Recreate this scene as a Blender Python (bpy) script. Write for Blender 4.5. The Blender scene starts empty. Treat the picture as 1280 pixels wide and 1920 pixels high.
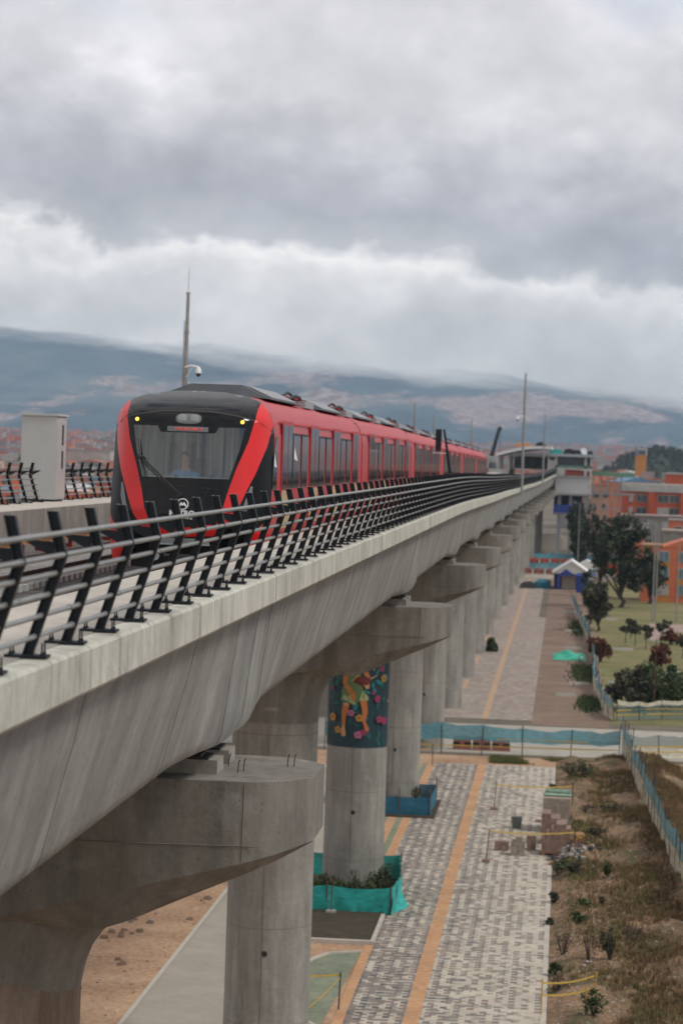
import bpy, bmesh, math, random
from mathutils import Vector, Matrix
from mathutils.geometry import delaunay_2d_cdt
R = math.radians
S = bpy.context.scene
COL = S.collection

# ---------------------------------------------------------------- camera
cam = bpy.data.objects.new('camera', bpy.data.cameras.new('camera'))
COL.objects.link(cam)
cam.matrix_world = Matrix(((0.99600028, -0.03486001, 0.08226923, 0), (0.08293432, 0.01808047, -0.99639099, 0),
                           (0.03324673, 0.99922864, 0.02089924, 17.2), (0, 0, 0, 1)))
cd = cam.data
cd.sensor_fit = 'VERTICAL'; cd.sensor_height = 36; cd.sensor_width = 24; cd.lens = 36*5070/1920
cd.clip_start = .5; cd.clip_end = 40000
cd.dof.use_dof = True; cd.dof.focus_distance = 39; cd.dof.aperture_fstop = 2.3
S.camera = cam

# ---------------------------------------------------------------- light and sky
SUN_EL, SUN_AZ = 52, 104          # azimuth measured from +Y towards +X
S.view_settings.view_transform = 'Standard'; S.view_settings.look = 'None'
S.view_settings.gamma = 1; S.view_settings.exposure = 0.2
sd = bpy.data.lights.new('sun', 'SUN'); sd.energy = 1.8; sd.angle = R(14); sd.color = (1, .96, .9)
sun = bpy.data.objects.new('sun', sd); COL.objects.link(sun)
dirv = Vector((math.sin(R(SUN_AZ))*math.cos(R(SUN_EL)), math.cos(R(SUN_AZ))*math.cos(R(SUN_EL)), math.sin(R(SUN_EL))))
sun.rotation_euler = dirv.to_track_quat('Z', 'Y').to_euler()

W = bpy.data.worlds.new('World'); S.world = W; W.use_nodes = True
nt = W.node_tree; nt.nodes.clear()
def N(t, kind, **kw):
    n = t.nodes.new(kind)
    for k, v in kw.items():
        if k.startswith('i_'):
            key = k[2:]
            n.inputs[int(key) if key.isdigit() else key].default_value = v
        else: setattr(n, k, v)
    return n
def math_(t, op, a, b=None, c=None, clamp=False):
    n = t.nodes.new('ShaderNodeMath'); n.operation = op; n.use_clamp = clamp
    for i, x in enumerate((a, b, c)):
        if x is None: continue
        if isinstance(x, (int, float)): n.inputs[i].default_value = x
        else: t.links.new(x, n.inputs[i])
    return n.outputs[0]
def ramp(t, fac, stops, interp='LINEAR'):
    n = t.nodes.new('ShaderNodeValToRGB'); cr = n.color_ramp; cr.interpolation = interp
    while len(cr.elements) < len(stops): cr.elements.new(.5)
    for e, (p, c) in zip(cr.elements, stops):
        e.position = p; e.color = (c, c, c, 1) if isinstance(c, (int, float)) else (*c, 1)
    t.links.new(fac, n.inputs[0]); return n.outputs[0]
def noise(t, vec, scale, detail=4, rough=.55, dist=0, out=0):
    n = t.nodes.new('ShaderNodeTexNoise'); n.inputs['Scale'].default_value = scale
    n.inputs['Detail'].default_value = detail; n.inputs['Roughness'].default_value = rough
    n.inputs['Distortion'].default_value = dist
    t.links.new(vec, n.inputs['Vector']); return n.outputs[out]
def mapping(t, vec, sc=(1, 1, 1), loc=(0, 0, 0), rot=(0, 0, 0)):
    n = t.nodes.new('ShaderNodeMapping'); n.inputs['Scale'].default_value = sc
    n.inputs['Location'].default_value = loc; n.inputs['Rotation'].default_value = rot
    t.links.new(vec, n.inputs['Vector']); return n.outputs[0]
def mixc(t, fac, a, b, mode='MIX'):
    n = t.nodes.new('ShaderNodeMix'); n.data_type = 'RGBA'; n.blend_type = mode
    for key, x in ((0, fac), (6, a), (7, b)):
        if isinstance(x, (int, float)): n.inputs[key].default_value = x
        elif isinstance(x, tuple): n.inputs[key].default_value = (*x, 1)
        else: t.links.new(x, n.inputs[key])
    return n.outputs[2]

tc = N(nt, 'ShaderNodeTexCoord')
gv = tc.outputs['Generated']
sep = N(nt, 'ShaderNodeSeparateXYZ'); nt.links.new(gv, sep.inputs[0])
st = mapping(nt, gv, (1, 1, 1.35))
n1 = noise(nt, st, 9, 7, .55); n2 = noise(nt, mapping(nt, st, loc=(3.1, 7.7, 1.3)), 30, 8, .6); n3 = noise(nt, mapping(nt, st, loc=(8.1, 2.7, 5.3)), 5, 3, .5)
elev = math_(nt, 'ARCSINE', sep.outputs[2])
e2 = math_(nt, 'ADD', elev, math_(nt, 'MULTIPLY', math_(nt, 'SUBTRACT', n1, .5), .060))
e2 = math_(nt, 'ADD', e2, math_(nt, 'MULTIPLY', math_(nt, 'SUBTRACT', n2, .5), .034))
e2 = math_(nt, 'ADD', e2, math_(nt, 'MULTIPLY', sep.outputs[0], .10))
bil = math_(nt, 'ABSOLUTE', math_(nt, 'SUBTRACT', noise(nt, mapping(nt, st, loc=(5.3, 1.1, 2.2)), 26, 5, .55), .5))
e2 = math_(nt, 'ADD', e2, math_(nt, 'MULTIPLY', bil, .05))
e2 = math_(nt, 'ADD', e2, .009)
k = math_(nt, 'MULTIPLY', e2, 4.0, clamp=True)    # 0.25 rad -> 1
base = ramp(nt, k, [(0, (.70, .66, .61)), (.12, (.70, .665, .62)), (.19, (.74, .705, .665)), (.25, (.80, .765, .73)), (.292, (.98, .94, .90)), (.32, (.52, .51, .515)),
                    (.37, (.42, .415, .44)), (.42, (.47, .46, .485)), (.49, (.62, .60, .62)), (.57, (.78, .755, .76)), (.68, (.66, .64, .65)), (.78, (.62, .60, .62)), (1, (.60, .59, .60))], 'LINEAR')
det = ramp(nt, n2, [(.3, .88), (.5, 1.0), (.7, 1.15)])
det2 = ramp(nt, noise(nt, mapping(nt, st, loc=(1.7, 4.2, 9.3)), 13, 6, .55), [(.33, .82), (.5, 1.0), (.68, 1.25)])
cl = mixc(nt, 1, mixc(nt, 1, base, det, 'MULTIPLY'), det2, 'MULTIPLY')
sky = N(nt, 'ShaderNodeTexSky', sky_type='NISHITA', sun_disc=False, sun_elevation=R(SUN_EL), sun_rotation=R(SUN_AZ), altitude=2600)
skyc = mixc(nt, 1, sky.outputs[0], (.10, .10, .10), 'MULTIPLY')
# a few small gaps of blue high to the right
gap = math_(nt, 'MULTIPLY', ramp(nt, n3, [(.56, 0), (.64, 1)]), ramp(nt, k, [(.55, 0), (.66, .75)]))
fin = mixc(nt, gap, cl, skyc)
bg = N(nt, 'ShaderNodeBackground'); nt.links.new(fin, bg.inputs[0]); bg.inputs[1].default_value = 1.1
wo = N(nt, 'ShaderNodeOutputWorld'); nt.links.new(bg.outputs[0], wo.inputs[0])

S.render.engine = 'CYCLES'
S.cycles.use_denoising = True
S.cycles.max_bounces = 6; S.cycles.transparent_max_bounces = 16; S.cycles.volume_bounces = 0
S.cycles.sample_clamp_indirect = 3

# ---------------------------------------------------------------- helpers
def empty(name, loc=(0, 0, 0), rz=0):
    o = bpy.data.objects.new(name, None); COL.objects.link(o); o.location = loc; o.rotation_euler.z = rz; return o
def tag(o, label=None, cat=None, group=None, kind=None):
    if label: o['label'] = label
    if cat: o['category'] = cat
    if group: o['group'] = group
    if kind: o['kind'] = kind
    return o
def thing(name, label, cat, loc=(0, 0, 0), rz=0, group=None):
    return tag(empty(name, loc, rz), label, cat, group)
def copy_tree(o, parent=None):
    c = o.copy(); COL.objects.link(c)
    if parent: c.parent = parent
    for ch in [x for x in CH.get(o.name, [])]:
        d = copy_tree(ch, c); CH.setdefault(c.name, []).append(d)
    return c
CH = {}
class MB:
    def __init__(s): s.v = []; s.f = []; s.m = []
    def add(s, vs, fs, mi=0):
        b = len(s.v); s.v += [tuple(p) for p in vs]; s.f += [tuple(b+i for i in f) for f in fs]; s.m += [mi]*len(fs)
    def box(s, x0, x1, y0, y1, z0, z1, mi=0):
        s.add([(x0, y0, z0), (x1, y0, z0), (x1, y1, z0), (x0, y1, z0), (x0, y0, z1), (x1, y0, z1), (x1, y1, z1), (x0, y1, z1)],
              [(0, 3, 2, 1), (4, 5, 6, 7), (0, 1, 5, 4), (1, 2, 6, 5), (2, 3, 7, 6), (3, 0, 4, 7)], mi); return s
    def obox(s, c, h, rz=0, mi=0, tilt=None):
        M = Matrix.Rotation(rz, 3, 'Z')
        if tilt is not None: M = M @ Matrix.Rotation(tilt, 3, 'X')
        P = [Vector(c)+M @ Vector((a*h[0], b*h[1], d*h[2])) for d in (-1, 1) for a, b in ((-1, -1), (1, -1), (1, 1), (-1, 1))]
        s.add(P, [(0, 3, 2, 1), (4, 5, 6, 7), (0, 1, 5, 4), (1, 2, 6, 5), (2, 3, 7, 6), (3, 0, 4, 7)], mi); return s
    def loft(s, rings, mi=0, caps=True, closed=True):
        n = len(rings[0]); b = len(s.v)
        for r in rings: s.v += [tuple(p) for p in r]
        for i in range(len(rings)-1):
            for j in range(n if closed else n-1):
                a = b+i*n+j; c = b+i*n+(j+1) % n
                s.f.append((a, c, c+n, a+n)); s.m.append(mi)
        if caps:
            s.f.append(tuple(b+j for j in reversed(range(n)))); s.m.append(mi)
            e = b+(len(rings)-1)*n
            s.f.append(tuple(e+j for j in range(n))); s.m.append(mi)
        return s
    def path(s, pts, r, n=8, mi=0, caps=True):
        pts = [Vector(p) for p in pts]; rs = r if isinstance(r, (list, tuple)) else [r]*len(pts)
        rings = []
        for i, p in enumerate(pts):
            d = (pts[min(i+1, len(pts)-1)]-pts[max(i-1, 0)]).normalized()
            a = d.cross(Vector((0, 0, 1)))
            if a.length < .05: a = d.cross(Vector((1, 0, 0)))
            a.normalize(); c = a.cross(d)
            rings.append([p+(a*math.cos(t)+c*math.sin(t))*rs[i] for t in [2*math.pi*q/n for q in range(n)]])
        s.loft([list(q) for q in rings], mi, caps); return s
    def prism(s, poly, fn, a, b, mi=0):
        s.loft([[fn(x, z, a) for x, z in poly], [fn(x, z, b) for x, z in poly]], mi); return s
    def build(s, name, mats, parent=None, smooth=False, loc=None, recalc=True):
        me = bpy.data.meshes.new(name); me.from_pydata(s.v, [], s.f)
        if not isinstance(mats, (list, tuple)): mats = [mats]
        for m in mats: me.materials.append(m)
        if len(mats) > 1: me.polygons.foreach_set('material_index', s.m)
        if recalc:
            bm = bmesh.new(); bm.from_mesh(me); bmesh.ops.recalc_face_normals(bm, faces=bm.faces); bm.to_mesh(me); bm.free()
        if smooth:
            me.polygons.foreach_set('use_smooth', [True]*len(me.polygons))
            if smooth != 'all':
                me.set_sharp_from_angle(angle=R(38))
        o = bpy.data.objects.new(name, me); COL.objects.link(o)
        if parent is not None:
            o.parent = parent; CH.setdefault(parent.name, []).append(o)
        if loc: o.location = loc
        return o
def struct(mb, name, mats, **k):
    return tag(mb.build(name, mats, **k), kind='structure')

# ---------------------------------------------------------------- materials
def newmat(name):
    m = bpy.data.materials.new(name); m.use_nodes = True; t = m.node_tree
    return m, t, t.nodes['Principled BSDF'], t.nodes['Material Output']
def pos(t): return N(t, 'ShaderNodeNewGeometry').outputs['Position']
def plain(name, c, rough=.6, metal=0, var=.0, vscale=3, bump=0, coat=0, spec=.5, emit=0, dirt=0):
    m, t, b, o = newmat(name)
    b.inputs['Base Color'].default_value = (*c, 1); b.inputs['Roughness'].default_value = rough
    b.inputs['Metallic'].default_value = metal; b.inputs['Coat Weight'].default_value = coat; b.inputs['Specular IOR Level'].default_value = spec
    b.inputs['Coat Roughness'].default_value = .06
    if var:
        p = pos(t); f = noise(t, p, vscale, 5, .6)
        g = ramp(t, f, [(.3, 1-var), (.7, 1+var)])
        col = mixc(t, 1, c, g, 'MULTIPLY')
        if dirt:
            z = noise(t, mapping(t, p, (3, 3, .35)), 2.2, 5, .6)
            col = mixc(t, ramp(t, z, [(.5, 0), (.75, dirt)]), col, (.16, .13, .10))
        t.links.new(col, b.inputs['Base Color'])
        if bump:
            bn = N(t, 'ShaderNodeBump', i_Strength=bump, i_Distance=.02); t.links.new(noise(t, p, vscale*12, 3), bn.inputs['Height']); t.links.new(bn.outputs[0], b.inputs['Normal'])
    if emit:
        b.inputs['Emission Color'].default_value = (*c, 1); b.inputs['Emission Strength'].default_value = emit
    return m
def concrete(name, c=(.30, .295, .28), streak=(5, 5, .5), amt=.28, stain=.5, lines=0):
    m, t, b, o = newmat(name); p = pos(t)
    big = noise(t, p, .55, 5, .6, .5)
    stv = noise(t, mapping(t, p, streak), 1.0, 6, .65, .3)
    fine = noise(t, p, 9, 6, .7)
    col = mixc(t, 1, c, ramp(t, big, [(.3, 1-amt*.6), (.7, 1+amt*.6)]), 'MULTIPLY')
    col = mixc(t, 1, col, ramp(t, stv, [(.28, 1-amt), (.5, 1.0), (.72, 1+amt)]), 'MULTIPLY')
    col = mixc(t, 1, col, ramp(t, fine, [(.3, .88), (.7, 1.12)]), 'MULTIPLY')
    s2 = noise(t, mapping(t, p, (streak[0]*.5, streak[1]*.5, streak[2]*.6), (4, 9, 2)), 1.6, 8, .7)
    col = mixc(t, ramp(t, s2, [(.56, 0), (.68, stain)]), col, (.13, .115, .095))
    s3 = noise(t, mapping(t, p, loc=(14, 3, 6)), 1.3, 6, .6)
    col = mixc(t, ramp(t, s3, [(.58, 0), (.75, .35)]), col, (.42, .42, .40))
    # air holes and small chips
    vo = N(t, 'ShaderNodeTexVoronoi', i_Scale=5.0); t.links.new(p, vo.inputs['Vector'])
    col = mixc(t, ramp(t, vo.outputs['Distance'], [(.05, .75), (.09, 0)]), col, (.09, .08, .07))
    # weathered run-offs, long and thin
    s4 = noise(t, mapping(t, p, (streak[0]*2.4, streak[1]*2.4, streak[2]*.45), (1, 5, 2)), 1.0, 4, .6)
    col = mixc(t, ramp(t, s4, [(.6, 0), (.72, stain*.9)]), col, (.15, .14, .13))
    if lines:
        sp = N(t, 'ShaderNodeSeparateXYZ'); t.links.new(p, sp.inputs[0])
        fr = math_(t, 'ABSOLUTE', math_(t, 'SUBTRACT', math_(t, 'FRACT', math_(t, 'DIVIDE', math_(t, 'ADD', sp.outputs[2], math_(t, 'MULTIPLY', big, .12)), lines)), .5))
        col = mixc(t, ramp(t, fr, [(.0, .55), (.012, 0)]), col, (.16, .11, .08))
    t.links.new(col, b.inputs['Base Color']); b.inputs['Roughness'].default_value = .85
    bn = N(t, 'ShaderNodeBump', i_Strength=.35, i_Distance=.03); t.links.new(fine, bn.inputs['Height']); t.links.new(bn.outputs[0], b.inputs['Normal'])
    return m
def ground_mat(name, stops, scale=.6, bump=.5, scale2=7, speck=0):
    m, t, b, o = newmat(name); p = pos(t)
    a = noise(t, p, scale, 8, .65, .6); f2 = noise(t, p, scale2, 6, .7)
    col = ramp(t, math_(t, 'ADD', math_(t, 'MULTIPLY', a, .7), math_(t, 'MULTIPLY', f2, .3)), stops)
    col = mixc(t, 1, col, ramp(t, f2, [(.3, .72), (.7, 1.25)]), 'MULTIPLY')
    if speck:
        vo = N(t, 'ShaderNodeTexVoronoi', i_Scale=speck); t.links.new(p, vo.inputs['Vector'])
        col = mixc(t, ramp(t, vo.outputs['Distance'], [(.12, .8), (.2, 0)]), col, (.36, .31, .26))
    t.links.new(col, b.inputs['Base Color']); b.inputs['Roughness'].default_value = .95
    bn = N(t, 'ShaderNodeBump', i_Strength=bump, i_Distance=.08); t.links.new(f2, bn.inputs['Height']); t.links.new(bn.outputs[0], b.inputs['Normal'])
    return m
def leafmat(name, a, b_, c=None, scale=1.5):
    m, t, b, o = newmat(name); p = pos(t)
    f = noise(t, p, scale, 3, .6)
    g = N(t, 'ShaderNodeNewGeometry')
    h = math_(t, 'ADD', math_(t, 'MULTIPLY', f, .6), math_(t, 'MULTIPLY', g.outputs['Random Per Island'], .4))
    t.links.new(ramp(t, h, [(.3, a), (.55, tuple((x+y)/2 for x, y in zip(a, b_))), (.75, c or b_)]), b.inputs['Base Color'])
    b.inputs['Roughness'].default_value = .75
    return m
def netmat(name, c, alpha, tex=0):
    m, t, b, o = newmat(name); p = pos(t)
    f = noise(t, mapping(t, p, (1, 1, 3)), 2.5, 4, .6)
    t.links.new(mixc(t, 1, c, ramp(t, f, [(.3, .7), (.7, 1.2)]), 'MULTIPLY'), b.inputs['Base Color'])
    b.inputs['Roughness'].default_value = .8
    tr = N(t, 'ShaderNodeBsdfTransparent'); mx = N(t, 'ShaderNodeMixShader')
    t.links.new(math_(t, 'ADD', alpha-.08, math_(t, 'MULTIPLY', f, .16)), mx.inputs[0])
    t.links.new(tr.outputs[0], mx.inputs[1]); t.links.new(b.outputs[0], mx.inputs[2]); t.links.new(mx.outputs[0], o.inputs[0])
    return m
def paver_mat(name, cols, w=.2, h=.4, bias=0, joint=.75):
    m, t, b, o = newmat(name); p = pos(t)
    sp = N(t, 'ShaderNodeSeparateXYZ'); t.links.new(p, sp.inputs[0])
    x, y = sp.outputs[0], sp.outputs[1]
    y2 = math_(t, 'DIVIDE', y, h*1.5); fl = math_(t, 'FLOOR', y2); fr2 = math_(t, 'FRACT', y2)
    thin = math_(t, 'GREATER_THAN', fr2, .66)
    iy = math_(t, 'ADD', math_(t, 'MULTIPLY', fl, 2), thin)
    yy = math_(t, 'ADD', iy, math_(t, 'ADD', math_(t, 'MULTIPLY', math_(t, 'DIVIDE', fr2, .66), math_(t, 'SUBTRACT', 1, thin)), math_(t, 'MULTIPLY', math_(t, 'DIVIDE', math_(t, 'SUBTRACT', fr2, .66), .34), thin)))
    xx = math_(t, 'ADD', math_(t, 'DIVIDE', x, w), math_(t, 'MULTIPLY', math_(t, 'FLOORED_MODULO', iy, 2), .37))
    ix = math_(t, 'FLOOR', xx)
    cx = N(t, 'ShaderNodeCombineXYZ'); t.links.new(ix, cx.inputs[0]); t.links.new(iy, cx.inputs[1])
    w2 = N(t, 'ShaderNodeTexWhiteNoise', noise_dimensions='2D'); t.links.new(cx.outputs[0], w2.inputs['Vector'])
    val = w2.outputs['Value']
    # merged runs of the same colour along each course
    patch = noise(t, mapping(t, p, (.8, .5, 1)), 1.3, 2)
    par = math_(t, 'FLOORED_MODULO', math_(t, 'ADD', ix, iy), 2) if bias else val
    val = math_(t, 'ADD', math_(t, 'ADD', math_(t, 'MULTIPLY', val, .55), math_(t, 'MULTIPLY', par, .34)), math_(t, 'MULTIPLY', math_(t, 'SUBTRACT', patch, .5), .2))
    if bias: val = math_(t, 'ADD', val, math_(t, 'MULTIPLY', thin, .22))
    if bias: val = math_(t, 'ADD', val, math_(t, 'MULTIPLY', math_(t, 'ADD', x, 3.2), bias))
    val = math_(t, 'ADD', val, .11 if bias else .08, clamp=True)
    n = len(cols)
    col = ramp(t, val, [(i/n, c) for i, c in enumerate(cols)], 'CONSTANT')
    fx = math_(t, 'FRACT', xx); fy = math_(t, 'FRACT', yy)
    jx = math_(t, 'MINIMUM', math_(t, 'MINIMUM', fx, math_(t, 'SUBTRACT', 1, fx)), math_(t, 'MULTIPLY', math_(t, 'MINIMUM', fy, math_(t, 'SUBTRACT', 1, fy)), h/w))
    col = mixc(t, 1, col, ramp(t, jx, [(.02, joint), (.06, 1.0)]), 'MULTIPLY')
    col = mixc(t, 1, col, ramp(t, noise(t, p, .5, 6, .65), [(.3, .80), (.7, 1.12)]), 'MULTIPLY')
    col = mixc(t, ramp(t, noise(t, mapping(t, p, (1, .45, 1), (7, 3, 0)), .7, 8, .7), [(.52, 0), (.72, .55)]), col, (.34, .27, .20))
    col = mixc(t, ramp(t, noise(t, mapping(t, p, (1, .6, 1), (27, 13, 0)), 1.6, 8, .7), [(.60, 0), (.72, .35)]), col, (.16, .14, .12))
    t.links.new(col, b.inputs['Base Color']); b.inputs['Roughness'].default_value = .85
    return m

M = {}
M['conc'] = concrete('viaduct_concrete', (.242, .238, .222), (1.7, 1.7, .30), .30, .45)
M['conc_col'] = concrete('column_concrete', (.25, .24, .212), (3, 3, .35), .28, .45, lines=2.7)  # base colour lowered a little, shade on the columns painted in
M['conc_cap'] = concrete('cap_concrete', (.18, .168, .145), (3, 3, .4), .32, .5)  # darkest concrete: shade around the caps is put into the base colour
M['conc_edge'] = concrete('edge_concrete', (.45, .44, .38), (3.0, 3.0, .8), .26, .6)
M['conc_walk'] = concrete('walkway_concrete', (.44, .40, .345), (.7, .7, .7), .12, .2)
M['conc_path'] = concrete('path_concrete', (.33, .29, .24), (.4, .4, .4), .12, .12)
M['stain'] = concrete('rust_stained_concrete', (.21, .155, .11), (4, 4, .5), .35, .5)
M['kerb'] = plain('kerb_stone', (.46, .42, .36), .85, var=.15)
M['conc_lt'] = plain('pale_concrete', (.42, .41, .38), .8, var=.15, vscale=1, dirt=.3)
M['steel_dk'] = plain('dark_painted_steel', (.008, .012, .017), .5, .0, var=.15, vscale=4, spec=.3)
M['pipe'] = plain('grey_pipe', (.24, .24, .23), .36, .4, var=.12, vscale=6)
M['galv'] = plain('galvanised', (.30, .30, .29), .5, .5, var=.15, vscale=5)
M['rail'] = plain('rail_steel', (.10, .07, .055), .5, .5, var=.2)
M['railtop'] = plain('rail_running_face', (.45, .43, .42), .3, .9)
M['seam'] = plain('seam_stain', (.15, .135, .115), .9)
M['seam2'] = plain('faint_seam', (.185, .175, .155), .9, var=.2)
M['bear'] = plain('bearing_block', (.27, .255, .22), .9, var=.3, vscale=4, dirt=.5)
M['rubber'] = plain('black_rubber', (.02, .02, .022), .6)
M['bed'] = ground_mat('ballast', [(.3, (.025, .022, .02)), (.5, (.07, .065, .06)), (.7, (.20, .19, .17))], 2, .8, 18)
def paint(name, c, rough, coat):
    m = plain(name, c, rough, coat=coat, var=.06, vscale=1.2); return m
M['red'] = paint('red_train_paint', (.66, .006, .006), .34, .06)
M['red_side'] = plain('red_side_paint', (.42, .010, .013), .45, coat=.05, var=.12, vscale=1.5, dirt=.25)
M['blk'] = plain('black_gloss_paint', (.003, .0035, .004), .10, coat=0, spec=.30)
M['blk_side'] = plain('black_side_panel', (.005, .0055, .006), .4, spec=.12)
M['blk_mat'] = plain('black_matt_mask', (.016, .017, .019), .38, coat=.2)
M['win'] = plain('dark_train_glass', (.022, .022, .022), .12, spec=.7, coat=.4)
M['door_lo'] = plain('yellow_door_film', (.45, .32, .16), .5, var=.5, vscale=7)
M['roofdk'] = plain('roof_equipment_grey', (.028, .032, .036), .5, var=.2)
M['silver'] = plain('silver_grille', (.38, .39, .40), .4, .5, var=.2, vscale=14)
M['lampglass'] = plain('headlamp_glass', (.42, .45, .46), .2, coat=.8)
M['lampglass2'] = plain('side_headlamp_glass', (.15, .155, .16), .25, coat=.3)
M['amber'] = plain('amber_lamp', (1, .55, .06), .4, emit=2.2)
M['led'] = plain('red_display_dots', (.8, .06, .05), .5, emit=.55)
M['dispg'] = plain('display_grey', (.13, .14, .14), .4)
M['white'] = plain('white_paint', (.78, .78, .77), .5)
M['cabwall'] = plain('cab_wall', (.22, .27, .26), .6, var=.1)
M['cabstrip'] = plain('cab_pillar', (.55, .62, .60), .5)
M['cabdark'] = plain('cab_dark', (.03, .035, .045), .6)
M['skin'] = plain('skin', (.50, .24, .16), .6); M['hair'] = plain('hair', (.01, .008, .007), .9, spec=.1)
M['shirt'] = plain('blue_shirt', (.02, .22, .48), .8, var=.15); M['trousers'] = plain('dark_trousers', (.03, .03, .05), .8)
M['cabinet'] = plain('cabinet_grey', (.45, .47, .455), .45, var=.03)
M['cabinet2'] = plain('cabinet_side_grey', (.44, .42, .41), .45, var=.08, dirt=.2)
M['dark'] = plain('dark_gap', (.02, .02, .02), .8)
M['orange'] = plain('orange_cover', (.50, .22, .06), .6, var=.15)
M['glassw'], t, b, o = newmat('windscreen_glass')
fr_ = N(t, 'ShaderNodeFresnel', i_IOR=1.5); gl = N(t, 'ShaderNodeBsdfGlossy', i_Roughness=.03); trp = N(t, 'ShaderNodeBsdfTransparent', i_0=(.88, .95, .93, 1)); mx = N(t, 'ShaderNodeMixShader')
t.links.new(math_(t, 'ADD', fr_.outputs[0], .09), mx.inputs[0]); t.links.new(trp.outputs[0], mx.inputs[1]); t.links.new(gl.outputs[0], mx.inputs[2]); t.links.new(mx.outputs[0], o.inputs[0])

DARKP, MIDP, TAUP, LTP, CREAM = (.10, .10, .105), (.23, .205, .18), (.215, .165, .14), (.37, .33, .27), (.52, .46, .375)
M['pave'] = paver_mat('mixed_pavers', [DARKP, DARKP, TAUP, TAUP, MIDP, MIDP, CREAM, CREAM, LTP, CREAM], .21, .31, .062)
M['pave2'] = paver_mat('pink_pavers', [(.27, .21, .18), (.31, .24, .205), (.33, .27, .23), (.36, .30, .25), (.29, .25, .22)], .4, 1.1)
M['pave_or'] = paver_mat('orange_pavers', [(.50, .27, .13), (.54, .30, .15), (.47, .25, .12), (.56, .33, .18)], .2, .1, joint=.85)
M['pave_or2'] = plain('dusty_orange_pavers', (.44, .29, .18), .9, var=.2, vscale=2)
M['pave_gr'] = paver_mat('green_pavers', [(.19, .22, .145), (.21, .24, .16), (.17, .20, .135), (.23, .25, .17)], .2, .2, joint=.8)
M['dirt'] = ground_mat('bare_earth', [(.3, (.22, .12, .07)), (.45, (.38, .225, .13)), (.57, (.47, .30, .18)), (.75, (.54, .38, .26))], .35, .7, 5, speck=2.2)
M['bank'] = ground_mat('bank_earth', [(.30, (.045, .055, .018)), (.43, (.10, .082, .032)), (.51, (.20, .125, .065)), (.6, (.32, .20, .12)), (.75, (.42, .29, .19))], .45, .9, 6, speck=3)
M['plain_g'] = ground_mat('plain_ground', [(.3, (.07, .07, .05)), (.5, (.13, .11, .08)), (.7, (.20, .15, .11))], .02, .3, .4)
M['lawn'] = ground_mat('park_lawn', [(.3, (.06, .085, .022)), (.45, (.13, .13, .04)), (.58, (.22, .175, .075)), (.72, (.28, .20, .11))], .16, .6, 4)
M['drylawn'] = ground_mat('dry_lawn', [(.3, (.07, .07, .025)), (.5, (.19, .125, .05)), (.7, (.27, .19, .10))], .3, .8, 5)
M['earth2'] = ground_mat('trodden_earth', [(.3, (.13, .085, .055)), (.5, (.21, .14, .10)), (.7, (.28, .20, .15))], .3, .6, 4)
M['road'] = plain('pale_road', (.36, .33, .28), .9, var=.12, vscale=.6)
M['mulch'] = ground_mat('planter_soil', [(.3, (.02, .017, .01)), (.5, (.05, .035, .02)), (.7, (.09, .075, .03))], 2, .8, 12)
M['leaf_dk'] = leafmat('dark_leaves', (.008, .016, .006), (.03, .048, .016), (.075, .10, .035), .8)
M['leaf_md'] = leafmat('green_leaves', (.018, .036, .010), (.065, .10, .025), (.13, .17, .05))
M['leaf_ol'] = leafmat('olive_leaves', (.03, .032, .018), (.07, .07, .035), (.12, .11, .06))
M['leaf_rd'] = leafmat('rust_leaves', (.05, .012, .006), (.17, .04, .015), (.30, .09, .03))
M['leaf_br'] = leafmat('dry_twigs', (.035, .022, .015), (.09, .05, .032), (.15, .09, .05))
M['grass_dry'] = leafmat('dry_grass_blades', (.10, .045, .018), (.20, .105, .038), (.34, .23, .10), .7)
M['grass_gr'] = leafmat('green_grass_blades', (.06, .075, .018), (.16, .155, .04), (.26, .22, .07), .7)
M['bark'] = plain('bark', (.06, .045, .035), .9, var=.3)
M['teal'] = netmat('teal_sheet', (.02, .36, .32), .97); M['blue_net'] = netmat('blue_net', (.015, .13, .21), .93)
M['cyan_net'] = netmat('cyan_net', (.20, .42, .47), .78); M['cyan_far'] = netmat('cyan_far_net', (.10, .34, .42), .85)
M['cream_net'] = netmat('cream_net', (.66, .61, .48), .85); M['green_net'] = netmat('grey_green_net', (.12, .19, .18), .6)
M['tape'] = plain('yellow_tape', (.50, .33, .06), .6, var=.2, vscale=9)
M['post'] = plain('dark_post', (.05, .05, .055), .7); M['post_br'] = plain('rusty_post', (.10, .055, .035), .8, var=.3)
M['brick'] = plain('stacked_brick', (.27, .18, .14), .85, var=.3, vscale=5); M['brick2'] = plain('stacked_paver', (.34, .28, .22), .85, var=.3, vscale=5)
M['wood'] = plain('pallet_wood', (.30, .15, .07), .8, var=.2)

# ---------------------------------------------------------------- layout of the line
JOINTS = [-30, 35.4, 75.6, 106.9, 133, 160, 187, 214, 241, 268, 295, 322, 349, 376, 403, 430, 457, 484, 512]
def sm(a, b, x):
    k = max(0, min(1, (x-a)/(b-a))); return k*k*(3-2*k)
def DX(Y): return 2.0*max(0, (Y-220)/260)**2 if Y > 220 else 0.0
def DZ(Y): return -.28*sm(90, 165, Y)-.32*sm(150, 240, Y)-.25*sm(230, 330, Y)+.35*sm(370, 480, Y)
def ys_between(a, b):
    n = max(1, int((b-a)/(6 if a > 90 else 40))); return [a+(b-a)*i/n for i in range(n+1)]
XE, XI, WZ, BZ = -3.78, -5.33, 15.6, 14.3        # outer edge, inner walkway edge, walkway level, track bed level
LXI, LXE = -13.15, -14.95

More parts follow.
